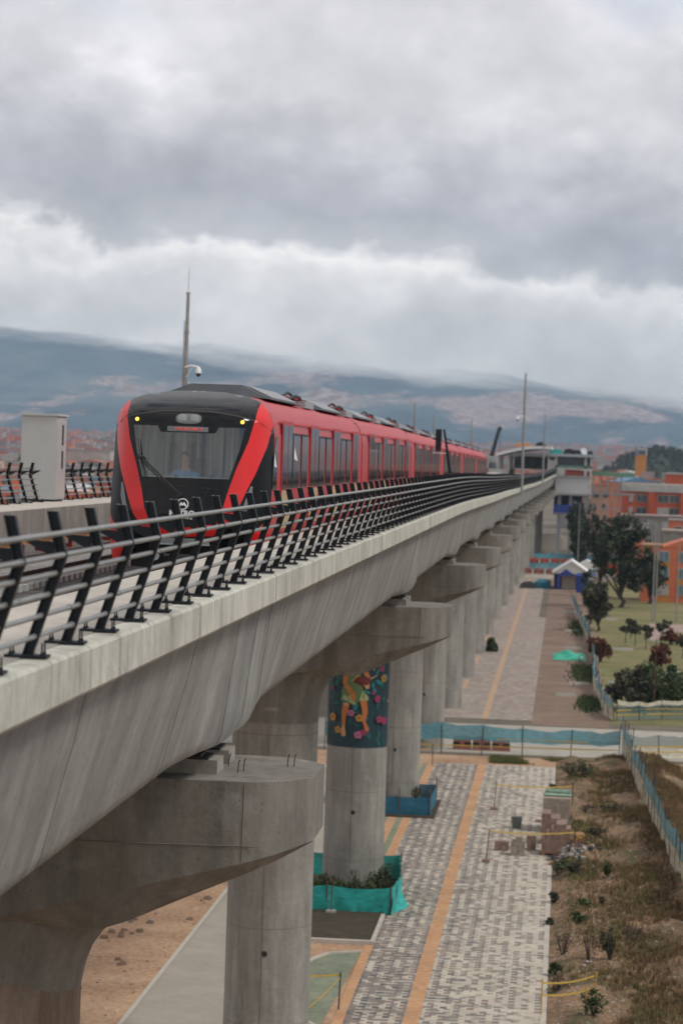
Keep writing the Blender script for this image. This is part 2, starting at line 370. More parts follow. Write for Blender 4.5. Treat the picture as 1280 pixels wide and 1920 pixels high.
# ---------------------------------------------------------------- ground
g = MB(); g.box(-7000, 7000, -400, 12500, -.6, 0)
struct(g, 'ground', M['plain_g'])
struct(MB().box(-60, 8, 20, 157, .0, .006), 'dirt_ground', M['dirt'])
struct(MB().box(-12.6, -8.6, 20, 156, .007, .03), 'path', M['conc_path'])
struct(MB().box(-12.72, -12.6, 20, 156, .007, .09), 'path_kerb', M['kerb'])
struct(MB().box(-6.17, -.22, 40, 152.3, .007, .035).box(-6.8, -6.17, 100.6, 152.3, .007, .035), 'paving', M['pave'])
struct(MB().box(-.22, -.04, 40, 115.3, .007, .045).box(-.22, -.04, 134, 152.3, .007, .045).box(-6.17, -.04, 152.3, 152.45, .007, .045), 'paving_kerb', M['kerb'])
struct(MB().box(-4.39, -3.91, 40, 152.3, .036, .041), 'orange_paving_strip', M['pave_or'])
s = MB(); s.box(-6.5, -6.17, 40, 100.5, .007, .036)
for a, b_ in ((-7.2, -6.8), (-7.9, -7.48), (-8.6, -8.2)): s.box(a, b_, 100.5, 152, .007, .036)
struct(s, 'orange_paving_border', M['pave_or'])
struct(MB().box(-7.48, -7.2, 100.5, 152, .007, .034).box(-8.2, -7.9, 100.5, 152, .007, .034), 'green_paving_strip', M['pave_gr'])
s = MB()
wedge = [(-6.5, 70), (-6.5, 93.2), (-7.6, 92.6), (-8.1, 91.3), (-8.4, 89), (-8.1, 84), (-7.6, 81.6), (-6.8, 80.2)]
s.add([(x, y, .035) for x, y in wedge[1:]], [tuple(range(len(wedge)-1))]); struct(s, 'green_paving', M['pave_gr'])
s = MB(); kp = wedge[1:]
for (x0, y0), (x1, y1) in zip(kp[:-1], kp[1:]):
    d = Vector((x1-x0, y1-y0, 0)).normalized(); nrm = Vector((d.y, -d.x, 0))*-.14
    P = [Vector((x0, y0, 0)), Vector((x1, y1, 0)), Vector((x1, y1, 0))+nrm, Vector((x0, y0, 0))+nrm]
    s.add([(p.x, p.y, .008) for p in P]+[(p.x, p.y, .09) for p in P], [(0, 1, 2, 3), (4, 5, 6, 7), (0, 1, 5, 4), (1, 2, 6, 5), (2, 3, 7, 6), (3, 0, 4, 7)])
struct(s, 'green_paving_kerb', M['kerb'])
struct(MB().box(-11, -6.3, 94.8, 113, .04, .10), 'planter_soil', M['mulch'])
struct(MB().box(-11.2, -6.3, 94.55, 94.8, .007, .16).box(-6.3, -6.17, 94.55, 100.4, .037, .16), 'planter_kerb', M['kerb'])
struct(MB().box(-60, 60, 158.5, 176, .007, .02), 'road', M['road'])
struct(MB().box(-9, -1.72, 179.5, 300, .007, .035).box(-9, -2.5, 300, 398, .007, .035).box(-9, -4.8, 410, 475, .007, .035), 'far_paving', M['pave2'])
struct(MB().box(-5.08, -4.68, 179.5, 398, .036, .042), 'far_orange_strip', M['pave_or2'])
s = MB()
for y in range(190, 390, 13): s.box(-7.3, -6.95, y, y+8, .036, .042)
struct(s, 'far_orange_border', M['pave_or2'])
struct(MB().box(-1.72, 3.4, 177, 400, .0, .012), 'trodden_earth', M['earth2'])
struct(MB().box(-60, -1, 400, 478, .0, .008), 'station_forecourt', M['conc_path'])
struct(MB().box(3.4, 70, 180, 396, .0, .02), 'park_lawn', M['lawn'])
struct(MB().box(5.2, 60, 40, 156, .0, .02), 'dry_lawn', M['drylawn'])
struct(MB().box(9.5, 40, 282, 296, .021, .03).box(8.7, 10.6, 268, 282, .021, .03), 'park_path', plain('pink_path', (.30, .22, .18), .9, var=.15))
def bh(x, y):
    e = sm(0, .8, x)*sm(7, 5.4, x) if x < 7 else 0
    from mathutils import noise as mn
    v = mn.fractal(Vector((x*.5, y*.16, 1.3)), .9, 2.1, 4)
    w_ = mn.fractal(Vector((x*1.7, y*1.1, 7.3)), .8, 2.1, 3)
    return e*max(0, .26+.26*v)+e*.09*w_+.012 + e*.35*sm(2.2, 4.8, x)*(.6+.6*v)
s = MB(); nx, ny = 34, 210
for j in range(ny+1):
    for i in range(nx+1):
        x = -.03+7.2*i/nx; y = 48+108*j/ny; s.v.append((x, y, bh(x, y)))
for j in range(ny):
    for i in range(nx):
        a = j*(nx+1)+i; s.f.append((a, a+1, a+nx+2, a+nx+1)); s.m.append(0)
struct(s, 'earth_bank', M['bank'], smooth='all')

# ---------------------------------------------------------------- viaduct girders
BOD = [(-3.80, 15.22), (-3.93, 15.19), (-3.99, 15.02), (-4.06, 14.72), (-4.17, 14.35), (-4.27, 13.98), (-4.35, 13.70), (-4.41, 13.57), (-4.52, 13.50)]
END = [(-3.80, 15.22), (-3.93, 15.19), (-3.98, 15.02), (-4.02, 14.72), (-4.07, 14.35), (-4.11, 13.98), (-4.16, 13.68), (-4.24, 13.50), (-4.45, 13.41)]
def profile(Y, w):
    r = [(a[0]*(1-w)+b_[0]*w, a[1]*(1-w)+b_[1]*w) for a, b_ in zip(BOD, END)]
    left = [(LXE-(-3.78)+(-3.78-x)*1.0+(-0.0), z) for x, z in r]
    left = [(-18.73-x, z) for x, z in r]
    ring = [(XI, WZ), (XE-.005, WZ)]+r+left[::-1]+[(LXE+.005, WZ), (LXI, WZ), (LXI, BZ), (XI, BZ)]
    return [(x+DX(Y), Y, z+DZ(Y)) for x, z in ring]
ordn = ['nearest', 'second', 'third', 'fourth', 'fifth', 'sixth', 'seventh', 'eighth', 'ninth', 'tenth', 'eleventh', 'twelfth', 'thirteenth', 'fourteenth', 'fifteenth', 'sixteenth', 'seventeenth', 'eighteenth']
def between(i):
    return ('before the nearest pier' if i == 0 else 'between the %s and %s piers' % (ordn[i-1], ordn[i]))
for i in range(len(JOINTS)-1):
    a, b_ = JOINTS[i]+.03, JOINTS[i+1]-.03
    t_ = thing('viaduct_span', 'weathered grey concrete viaduct deck span ' + between(i), 'bridge', (0, a, 0), group='concrete spans of the elevated line')
    Ys = sorted(set([a, a+1.0, a+1.7, a+2.9, a+4.6, b_-4.6, b_-2.9, b_-1.7, b_-1.0, b_]+[y for y in ys_between(a+6, b_-6)]))
    g = MB(); rings = []
    for y in Ys:
        w = max(1-sm(1.0, 4.6, y-a), 1-sm(1.0, 4.6, b_-y)); rings.append([(p[0], p[1]-a, p[2]) for p in profile(y, w)])
    g.loft(rings); gi = g.build('girder', M['conc'], t_, smooth=True)
    if i < 6:
        for yq in [1.4, 3.4, b_-a-6.1, b_-a-3.9, b_-a-2.2]+[11.7, 19.1, b_-a-13][:3 if b_-a > 30 else 1]:
            pts = []
            for q in range(2, 11):
                yy_ = a+yq+.5*(q-2)/8; w = max(1-sm(1.0, 4.6, yy_-a), 1-sm(1.0, 4.6, b_-yy_)); P_ = profile(yy_, w)[q]; pts.append((P_[0]+.001, P_[1]-a, P_[2]))
            MB().path(pts, .0055, 4).build('form_seam', M['seam2'], t_)
    L = b_-a; n = max(4, round(L/3.05))
    for sx in (0, 1):
        e = MB()
        for k_ in range(n):
            y0, y1 = a+L*k_/n+.010, a+L*(k_+1)/n-.010
            r0 = []
            for y in (y0, y1):
                q = [(-3.78, 15.603), (-3.752, 15.575), (-3.75, 15.25), (-3.775, 15.218), (-3.97, 15.218), (-4.0, 15.603)]
                if sx: q = [(-18.73-x, z) for x, z in q]
                r0.append([(x+DX(y), y-a, z+DZ(y)) for x, z in q])
            e.loft(r0)
        e.build('edge_beam', M['conc_edge'], t_)
    # walkway surface slab
    w_ = MB()
    for x0, x1 in ((XI+.02, -4.01), (LXE+.22, LXI-.02)):
        yy = ys_between(a, b_)
        w_.loft([[(x0+DX(y), y-a, 15.601+DZ(y)), (x1+DX(y), y-a, 15.601+DZ(y)), (x1+DX(y), y-a, 15.612+DZ(y)), (x0+DX(y), y-a, 15.612+DZ(y))] for y in yy])
    w_.build('walkway', M['conc_walk'], t_)
# track bed, sleepers and rails
g = MB(); yy = ys_between(-30, 512); yy = [-30+i*6 for i in range(91)]
g.loft([[(XI-.02+DX(y), y, BZ+.01+DZ(y)), (LXI+.02+DX(y), y, BZ+.01+DZ(y)), (LXI+.02+DX(y), y, BZ+.12+DZ(y)), (XI-.02+DX(y), y, BZ+.12+DZ(y))] for y in yy])
struct(g, 'track_bed', M['bed'])
TR = (-7.09, -11.35)
for cx, nm in zip(TR, ('near track under the red train', 'far track beside the left walkway')):
    t_ = thing('railway_track', 'brown steel rails on concrete sleepers, the '+nm, 'track', (cx, 0, 14.42), group='tracks on the viaduct')
    g = MB(); y = -10
    while y < 180:
        g.box(-1.2, 1.2, y, y+.24, .0+DZ(y), .12+DZ(y)); y += .62
    g.build('sleepers', M['conc_lt'], t_)
    for sx in (-1, 1):
        g = MB()
        pr = [(-.07, .12), (.07, .12), (.07, .14), (.015, .155), (.015, .24), (.036, .25), (.036, .28), (-.036, .28), (-.036, .25), (-.015, .24), (-.015, .155), (-.07, .14)]
        g.loft([[(sx*.755+x+DX(y_), y_, z+DZ(y_)) for x, z in pr] for y_ in yy]); g.build('rail', M['rail'], t_)
    g = MB()
    y = 12
    while y < 75:
        for sx in (-1, 1):
            for q in (-.13, .13): g.box(sx*.755+q-.045, sx*.755+q+.045, y+.06, y+.18, .12, .19)
        y += .62
    g.build('rail_clips', M['rail'], t_)
# covered third rail
t_ = thing('power_rail', 'orange covered power rail on short brackets beside the left walkway', 'power rail', (-12.6, 0, 14.42))
MB().box(-.12, .12, 20, 160, .46, .60).build('cover_board', M['orange'], t_)
rb_ = plain('red_bracket', (.35, .05, .03), .6); y = 22
while y < 120: MB().box(-.05, .05, y, y+.12, .0, .46).box(-.3, -.051, y, y+.12, .2, .3).build('bracket', rb_, t_); y += 3.1

# ---------------------------------------------------------------- piers
PIERS = []
def cap_mesh(cx, cr):
    g = MB(); x1, x0 = -3.05, -13.6; top = 13.1
    def ze(x): return 12.3-.27*max(0, min(x1-x, x-(2*cx-x1)))
    def zb(x): return max(11.12, ze(x)-.19*max(0, min(x1-x, x-(2*cx-x1)))-.02)
    xs = [x1, x1-.06, x1-.2, x1-.42, x1-.75, x1-1.2]+[x1-1.2-.35*i for i in range(1, 40)]
    xs = [x for x in xs if x > cx+.3]+[cx+.1]
    left = [2*cx-x for x in xs][::-1]
    rings = []
    for x in xs+left:
        de = abs((x if x > cx else 2*cx-x)-x1); hw = 1.5-.75*(1-min(1, de/.75))**2 if de < .75 else 1.5
        b_ = zb(x); e0 = ze(x)
        ins = min(.34, .08+.16*max(0, min(x1-x, x-(2*cx-x1))))
        ring = [(x, hw, top), (x, hw, e0), (x, hw-ins, b_), (x, -hw+ins, b_), (x, -hw, e0), (x, -hw, top)]
        rings.append(ring)
    g.loft(rings); return g
for i, D in enumerate(JOINTS[1:]):
    x, z = DX(D), DZ(D)
    cx, cr = (-7.55, 1.42) if i == 0 else (-7.9, 1.2)
    extra = {0: 'nearest pier with broad rounded concrete cap and stained column at the picture corner',
             1: 'second pier, plain pale concrete column standing beside the bare earth path',
             2: 'third pier, round column painted with a mural of a reading girl',
             3: 'fourth pier, column rising out of a blue wrapped planting bed behind the mural',
             4: 'fifth pier, column with one dark drain hole just before the cross street'}.get(i, '%s T-shaped concrete pier of the viaduct, counted from the camera' % ordn[i])
    if not extra.startswith(ordn[i]): extra = ordn[i]+' '+extra
    t_ = thing('viaduct_pier', extra, 'pier', (x, D-.55 if i == 0 else D, 0), group='T-shaped piers of the viaduct')
    PIERS.append(t_)
    g = MB(); n = 40
    zt = 9.6
    prof = [(0, cr+.03), (2.0, cr), (zt, cr), (zt+.5, cr+.01), (11.6, cr+.02)]
    g.loft([[(cx+r*math.cos(2*math.pi*q/n), r*math.sin(2*math.pi*q/n), h+(z if h > 0 else 0)) for q in range(n)] for h, r in prof])
    g.build('column', M['conc_col'], t_, smooth=True)
    # flare rings: column circle grows into the cap
    g = MB(); rr = []
    for h, k_ in ((9.7, 0), (10.15, .015), (10.45, .06), (10.7, .13), (10.9, .23), (11.08, .38), (11.24, .58), (11.38, .82), (11.5, 1.15)):
        ring = []
        for q in range(n):
            a = 2*math.pi*q/n; c_, s_ = math.cos(a), math.sin(a)
            rx = cr+.006+1.35*k_; ry = cr+.006+(1.40-cr)*min(1, k_*1.3)
            ring.append((cx+rx*c_, ry*s_, h+z))
        rr.append(ring)
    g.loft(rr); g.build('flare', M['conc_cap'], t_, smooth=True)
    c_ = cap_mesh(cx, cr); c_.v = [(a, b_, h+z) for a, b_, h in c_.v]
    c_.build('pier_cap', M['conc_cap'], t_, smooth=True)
    g = MB(); g.path([(cx-.05, -cr-.002, .1), (cx-.05, -cr-.002, 9.3)], .012, 4); g.build('seam', M['seam'], t_)
    g = MB()
    for y0 in (-.95, .25):
        g.box(-5.75, -4.28, y0 if i else y0+.1, y0+.75, 13.1+z, 13.28+z)
    g.build('pedestal', M['bear'], t_)
    g = MB()
    for y0 in (-.85, .33):
        g.box(-5.6, -4.4, y0, y0+.6, 13.283+z, 13.31+z); g.box(-5.5, -4.5, y0+.05, y0+.5, 13.311+z, 13.338+z)
    g.build('bearing', M['rubber'], t_)
    if i in (0, 1, 2, 3, 4):
        g = MB(); hz = {0: 1, 1: 3.3, 2: 3.2, 3: 2.9, 4: 3.3}[i]; a = -math.pi/2+(.0 if i != 4 else .0)
        yb = -math.sqrt(cr*cr-.1*.1)
        g.path([(cx+.02, -cr-.012, hz), (cx+.02, -cr+.06, hz)], .085, 12); g.build('drain_hole', M['dark'], t_)
    if i < 4:
        for pts in ([(-3.7, -1.503, 12.3+z), (-5.6, -1.503, 12.28+z), (cx-1, -1.503, 12.29+z)], [(-3.85, -1.5, 13.08+z), (-3.86, -1.5, 12.1+z)]):
            MB().path(pts, .008, 4).build('form_seam', M['seam'], t_)
        for q in range(6): MB().path([(-4.3-q*.55, -1.502, 12.0+z-.1*q*.3), (-4.3-q*.55, -1.47, 12.0+z-.1*q*.3)], .028, 8).build('tie_hole', M['seam'], t_)
    if i == 0:
        g = MB(); n_ = 60; rr = []
        for h0 in (8.9, 9.5, 10.0, 1): rr.append([(cx+(cr+.028)*math.cos(2*math.pi*q/n_), (cr+.028)*math.sin(2*math.pi*q/n_), (h0 if h0 > 2 else 10.36+.04*math.sin(q*.63)+.015*math.sin(q*1.9))) for q in range(n_)])
        g.loft(rr, caps=False); g.build('stain_band', M['stain'], t_, smooth='all')
        for x_, y_ in ((-4.05, -.55), (-4.0, -.35), (-3.5, .3), (-3.42, .36), (-4.25, .1)):
            MB().path([(x_, y_, 13.1), (x_+.01, y_, 13.24), (x_+.03, y_-.02, 13.27)], .008, 5).build('starter_bar', M['rail'], t_)

# ---------------------------------------------------------------- 2-D shapes laid on curved faces
def inside(p, poly):
    x, y = p; c = False; j = len(poly)-1
    for i in range(len(poly)):
        xi, yi = poly[i]; xj, yj = poly[j]
        if (yi > y) != (yj > y) and x < (xj-xi)*(y-yi)/(yj-yi)+xi: c = not c
        j = i
    return c
def cdt(polys, outline, step):
    vs, es = [], []
    for P in [outline]+polys:
        b_ = len(vs); Q = []
        for i in range(len(P)):
            a, c = Vector(P[i]), Vector(P[(i+1) % len(P)]); n = max(1, int((c-a).length/step))
            for k_ in range(n): Q.append(a.lerp(c, k_/n))
        vs += Q; es += [(b_+i, b_+(i+1) % len(Q)) for i in range(len(Q))]
    xs = [p[0] for p in outline]; zs = [p[1] for p in outline]
    x = min(xs)+step*.5; r = 0
    while x < max(xs):
        z = min(zs)+step*.5*(1+(r % 2)*.5); r += 1
        while z < max(zs):
            if inside((x, z), outline): vs.append(Vector((x, z)))
            z += step
        x += step
    o = delaunay_2d_cdt([Vector(v) for v in vs], es, [], 0, 1e-5)
    V, F = o[0], o[2]; res = []
    for f in F:
        c = sum((V[i] for i in f), Vector((0, 0)))/len(f)
        if inside(c, outline): res.append((f, (c.x, c.y)))
    return V, res
def onto(polys_mats, fn, step, mb, lift=.0):
    """each polygon its own thin layer, a little proud of the one before"""
    for k_, (poly, mi) in enumerate(polys_mats):
        V, F = cdt([], poly, step); b_ = len(mb.v)
        mb.v += [tuple(fn(v.x, v.y, lift+.0006*k_)) for v in V]
        mb.f += [tuple(b_+i for i in f) for f, c in F]; mb.m += [mi]*len(F)

# mural on the third pier's column (a girl with a book among flowers)
mu = [plain('mural_'+n_, c, .6) for n_, c in [('night', (.004, .032, .045)), ('leaf', (.012, .17, .18)), ('skin', (.46, .15, .035)), ('skin_light', (.50, .28, .12)),
      ('dress', (.10, .16, .06)), ('dress_light', (.33, .36, .17)), ('book', (.14, .02, .015)), ('yellow', (.42, .19, .025)), ('pink', (.26, .025, .085)), ('hair', (.01, .008, .01)), ('leaf_dark', (.008, .085, .075)), ('pink_light', (.38, .12, .22))]]
def cyl(x, z, l):
    r = 1.21+.004+l; a = max(-1.5, min(1.5, x/1.21)); return (-7.9+r*math.sin(a), -r*math.cos(a), z)
def mp(cx_, cy_):    # mural sketch units -> metres round the column
    dx = (cx_-640)/425; dx = max(-1.18, min(1.18, dx)); return (1.21*math.asin(dx/1.21), 5.75+(1590-cy_)/425)
def MP(L): return [mp(*p) for p in L]
rng = random.Random(4)
lay = [([(-1.75, 5.75), (1.75, 5.75), (1.75, 10.4), (-1.75, 10.4)], 0)]
def leafp(cx_, cy_, l, w, a):
    c_, s_ = math.cos(a), math.sin(a); return [(cx_+u*l*c_-v*w*s_, cy_+u*l*s_+v*w*c_) for u, v in ((-1, 0), (-.5, .8), (0, 1), (.6, .7), (1, 0), (.6, -.7), (0, -1), (-.5, -.8))]
def flower(cx_, cy_, r, mi, n=5):
    return [([(cx_+r*.55*math.cos(a0)+r*.5*math.cos(t), cy_+r*.55*math.sin(a0)+r*.5*math.sin(t)) for t in [2*math.pi*q/8 for q in range(8)]], mi) for a0 in [2*math.pi*p/n+.3 for p in range(n)]]
for _ in range(70):
    lay.append((leafp(rng.uniform(-1.5, 1.5), rng.uniform(5.9, 10.2), rng.uniform(.12, .24), rng.uniform(.05, .10), rng.uniform(0, 6.3)), rng.choice((1, 10, 10))))
lay += [(MP(p), m_) for p, m_ in [
    ([(540, -40), (760, -40), (800, 60), (760, 190), (540, 190), (500, 60)], 9),
    ([(570, -20), (730, -20), (735, 110), (690, 180), (600, 180), (565, 110)], 2),
    ([(600, 180), (700, 180), (705, 330), (600, 330)], 2),
    ([(510, 330), (700, 320), (740, 600), (820, 720), (835, 790), (700, 790), (640, 870), (590, 870), (520, 800), (400, 800), (400, 640)], 4),
    ([(395, 790), (440, 710), (540, 730), (640, 860), (590, 870), (500, 820)], 5), ([(690, 800), (740, 640), (835, 740), (830, 800)], 5),
    ([(415, 240), (520, 240), (480, 520), (560, 600), (640, 720), (625, 800), (580, 810), (500, 660), (415, 520)], 2),
    ([(430, 850), (535, 850), (520, 960), (480, 1100), (475, 1230), (420, 1230), (410, 1000)], 2),
    ([(430, 850), (500, 835), (540, 890), (470, 900)], 3),
    ([(700, 800), (805, 790), (830, 980), (800, 1150), (860, 1270), (830, 1330), (790, 1290), (750, 1150), (740, 950)], 2),
    ([(420, 1230), (470, 1230), (492, 1400), (430, 1410), (400, 1340)], 3),
    ([(760, 290), (800, 280), (850, 400), (820, 420), (760, 380)], 2),
    ([(560, 480), (650, 380), (860, 430), (840, 580), (760, 570)], 6), ([(555, 480), (650, 372), (700, 385), (655, 395), (570, 490)], 3),
    ([(760, 540), (840, 520), (840, 590), (790, 605)], 3), ([(850, 425), (965, 360), (960, 372), (860, 445)], 3)]]
for fx, fy, r_, m_ in [(1030, 270, .17, 8), (1058, 430, .2, 7), (975, 770, .19, 8), (905, 665, .1, 8), (240, 620, .12, 8), (268, 1100, .22, 7), (360, 1300, .18, 7), (565, 1010, .17, 11), (700, 1090, .19, 7), (1000, 1110, .19, 8), (1070, 1140, .2, 8), (690, 1370, .2, 11), (770, 1330, .16, 8), (160, 1275, .08, 7), (1110, 810, .07, 7), (900, 280, .04, 3)]:
    fx_, fz_ = mp(fx, fy); r_ *= .78; lay += flower(fx_, fz_, r_, m_); lay.append((leafp(fx_, fz_, r_*.3, r_*.3, 0), 6 if m_ in (7, 8) else 8))
g = MB(); onto(lay, cyl, .16, g); g.build('mural', mu, PIERS[2], smooth='all', recalc=False)

# ---------------------------------------------------------------- railings
def post_mesh(mirror=1):
    s_ = mirror; g = MB()
    c = [(0, .01), (.24*s_, .77), (.16*s_, 1.10)]; hw = .034
    n = []
    for (x, z) in c: n.append([(x-hw, z), (x+hw, z)])
    for (a, b_), (c2, d) in zip(n[:-1], n[1:]):
        for y0, y1 in ((-.006, .006),):
            g.loft([[(a[0], y0, a[1]), (b_[0], y0, b_[1]), (b_[0], y1, b_[1]), (a[0], y1, a[1])], [(c2[0], y0, c2[1]), (d[0], y0, d[1]), (d[0], y1, d[1]), (c2[0], y1, c2[1])]])
    # flanges make an H section
    for off in (-hw, hw):
        pts = [(x+off, z) for x, z in c]
        for (x0, z0), (x1, z1) in zip(pts[:-1], pts[1:]):
            g.loft([[(x0-.006, -.035, z0), (x0+.006, -.035, z0), (x0+.006, .035, z0), (x0-.006, .035, z0)], [(x1-.006, -.035, z1), (x1+.006, -.035, z1), (x1+.006, .035, z1), (x1-.006, .035, z1)]])
    g.box(c[2][0]-hw-.006, c[2][0]-hw+.022, -.035, .035, c[2][1], c[2][1]+.004, 1); g.box(c[2][0]+hw-.022, c[2][0]+hw+.006, -.035, .035, c[2][1], c[2][1]+.004, 1)
    # bracket towards the track
    kx, kz = .20*s_, .80
    g.loft([[(kx-s_*.02, y_, kz+.07), (kx-s_*.25, y_, kz+.085), (kx-s_*.25, y_, kz+.07), (kx-s_*.02, y_, kz-.05)] for y_ in (-.01, .01)])
    g.box(min(kx, kx-s_*.26), max(kx, kx-s_*.26), -.025, .025, kz+.086, kz+.094)
    return g
def plate_mesh():
    g = MB(); g.box(-.16, .16, -.09, .09, 0, .022)
    for x in (-.12, .12):
        for y in (-.055, .055):
            g.path([(x, y, .0), (x, y, .11)], .007, 6); g.path([(x, y, .022), (x, y, .040)], .014, 6)
    return g
def rails_for(t_, ya, yb, xb, mirror, ring_seed, steps):
    xs = [(.055, .17), (.10, .33), (.15, .49), (.20, .65), (.255, .79), (.235, .95)]
    rg = random.Random(ring_seed)
    for x, z in xs:
        g = MB(); g.path([(xb+mirror*x+DX(y), y, WZ+z+DZ(y)) for y in steps], .022, 8)
        for _ in range(int((yb-ya)/7)):
            y = rg.uniform(ya+1, yb-1)
            if y < 90: g.path([(xb+mirror*x, y-.02, WZ+z), (xb+mirror*x, y+.02, WZ+z)], .027, 8)
        g.build('rail_pipe', M['pipe'], t_, smooth=True)
PM, PL, PML = post_mesh(1), plate_mesh(), post_mesh(-1)
postA = plateA = postB = plateB = None
SP = 1.565
def railing(i, ya, yb, xb, mirror, label, group, gaps=None):
    global postA, plateA, postB, plateB
    t_ = thing('steel_railing', label, 'railing', (0, 0, 0), group=group)
    steps = [ya+(yb-ya)*q/max(1, int((yb-ya)/6)) for q in range(max(1, int((yb-ya)/6))+1)]
    rails_for(t_, ya, yb, xb, mirror, i, steps)
    k0 = math.ceil((ya-19.97)/SP)
    y = 19.97+k0*SP
    while y < yb:
        key = 'A' if mirror > 0 else 'B'
        src = postA if mirror > 0 else postB
        if src is None:
            p = (PM if mirror > 0 else PML).build('post', [M['steel_dk'], M['galv']], t_); q = PL.build('base_plate', M['steel_dk'], p)
            if mirror > 0: postA, plateA = p, q
            else: postB, plateB = p, q
        else:
            p = src.copy(); COL.objects.link(p); p.parent = t_
            q = (plateA if mirror > 0 else plateB).copy(); COL.objects.link(q); q.parent = p
        p.location = (xb+DX(y), y, 15.613+DZ(y)); q.location = (0, 0, 0)
        y += SP
for i in range(len(JOINTS)-2):
    ya, yb = max(JOINTS[i], 11)+.05, JOINTS[i+1]-.05
    railing(i, ya, yb, -3.97, 1, 'dark steel railing, right deck edge, ' + between(i), 'railings along the right deck edge')
railing(50, 40, 75.3, -14.7, -1, 'dark steel railing on the far left deck edge, before the grey cabinet', 'railings along the left deck edge')
railing(51, 79.2, 300, -14.7, -1, 'dark steel railing on the far left deck edge, past the grey cabinet', 'railings along the left deck edge')

# cabinet on the left walkway
t_ = thing('equipment_cabinet', 'tall pale grey metal cabinet standing on the left walkway', 'cabinet', (-14.97, 76.0, 15.612))
MB().box(-.5, .5, 0, 1.5, .06, 2.44).build('body', M['cabinet'], t_)
MB().box(-.46, .46, .04, 1.46, 0, .06).build('plinth', M['dark'], t_)
MB().box(-.56, .56, -.06, 1.56, 2.44, 2.5).build('cap_plate', M['cabinet'], t_)
g = MB()
g.box(.5, .515, .02, 1.48, .1, 2.4); g.build('side_door', M['cabinet2'], t_)
for z0, z1 in ((1.62, 2.2), (.95, 1.45)):
    g = MB(); g.box(.515, .53, .8, 1.02, z0, z1); g.build('vent_slot', M['roofdk'], t_)

# ---------------------------------------------------------------- the train
XC, Y0 = -7.14, 50.3
train_scale = 1.04
def dep(x, z):
    a = abs(x); d = .16*a*a+.75*(a/1.5)**8
    if z > 16.1: d += .25*(z-16.1)
    if z > 17.75: d += 3.2*(z-17.75)**2
    if z < 15.7: d += .3*(15.7-z)
    return d
def nose(x, z, l=0): return (x, dep(x, z)-l, z)
train = thing('metro_train', 'red and black metro train running along the viaduct', 'train', (XC, Y0, 0))
train.scale.x = train_scale
half = [(0, 18.36), (.5, 18.345), (.9, 18.28), (1.18, 18.17), (1.36, 18.0), (1.45, 17.78), (1.48, 17.5), (1.485, 16.6), (1.48, 15.9), (1.46, 15.3), (1.38, 15.05), (1.12, 15.05), (.95, 15.3), (.72, 15.42), (0, 15.42)]
sym = lambda L: L+[(-x, z) for x, z in reversed(L) if abs(x) > 1e-6]
mir = lambda L: [(-x, z) for x, z in L]
outline = sym(half)
bandp = [(1.20, 18.155), (1.18, 17.83), (1.09, 17.4), (.90, 16.85), (.78, 16.42), (.71, 16.1), (.60, 15.84), (0, 15.74), (0, 15.57), (.55, 15.60), (.74, 15.72), (.92, 15.98), (.99, 16.15), (1.10, 16.45), (1.24, 16.8), (1.385, 17.3), (1.435, 17.62), (1.46, 17.75), (1.36, 18.0)]
foot = [(1.482, 15.95), (1.30, 15.75), (1.14, 15.45), (1.08, 15.15), (1.12, 15.05), (1.38, 15.05), (1.46, 15.3), (1.48, 15.9)]
screen = sym([(0, 17.535), (.50, 17.535), (.56, 17.65), (1.03, 17.655), (.95, 17.25), (.78, 16.70), (0, 16.69)][0:7])
screen = [(.50, 17.535), (.56, 17.65), (1.03, 17.655), (.95, 17.25), (.79, 16.68), (-.79, 16.68), (-.95, 17.25), (-1.03, 17.655), (-.56, 17.65), (-.50, 17.535)]
headl = [(1.17, 16.56), (1.205, 16.56), (1.20, 16.3), (1.10, 16.0), (1.035, 16.02), (1.10, 16.3)]
visor = [(1.175, 17.83), (.9, 17.90), (.5, 17.95), (0, 17.97), (0, 17.945), (.5, 17.925), (.9, 17.875), (1.165, 17.805)]
polys = [bandp, mir(bandp), foot, mir(foot), screen, headl, mir(headl)]
V, F = cdt(polys, outline, .075)
groups = {}
for f, c in F:
    x, z = c; ax = abs(x)
    if inside(c, screen): k_ = 'windscreen'
    elif inside((ax, z), headl): k_ = 'headlight%d' % (x > 0)
    elif inside((ax, z), bandp) : k_ = 'red_band%d' % (x > 0)
    elif inside((ax, z), foot): k_ = 'red_skirt%d' % (x > 0)
    elif ax > 1.0 and 15.3 < z < 17.55 and ax > (z-15.95)*.28+.98: k_ = 'side_panel%d' % (x > 0)
    else: k_ = 'front_shell'
    groups.setdefault(k_, []).append(f)
for k_, fs in groups.items():
    g = MB(); idx = {}
    for f in fs:
        q = []
        for i_ in f:
            if i_ not in idx: idx[i_] = len(g.v); g.v.append(nose(V[i_].x, V[i_].y))
            q.append(idx[i_])
        g.f.append(tuple(q)); g.m.append(0)
    nm = k_.rstrip('01')
    mt = {'windscreen': M['glassw'], 'headlight': M['lampglass2'], 'red_band': M['red'], 'red_skirt': M['red'], 'front_shell': M['blk_mat'], 'side_panel': M['blk_mat']}[nm]
    if nm == 'front_shell': mt = M['blk']
    if nm == 'side_panel': mt = M['blk_side']
    g.build(nm, mt, train, smooth='all', recalc=False)
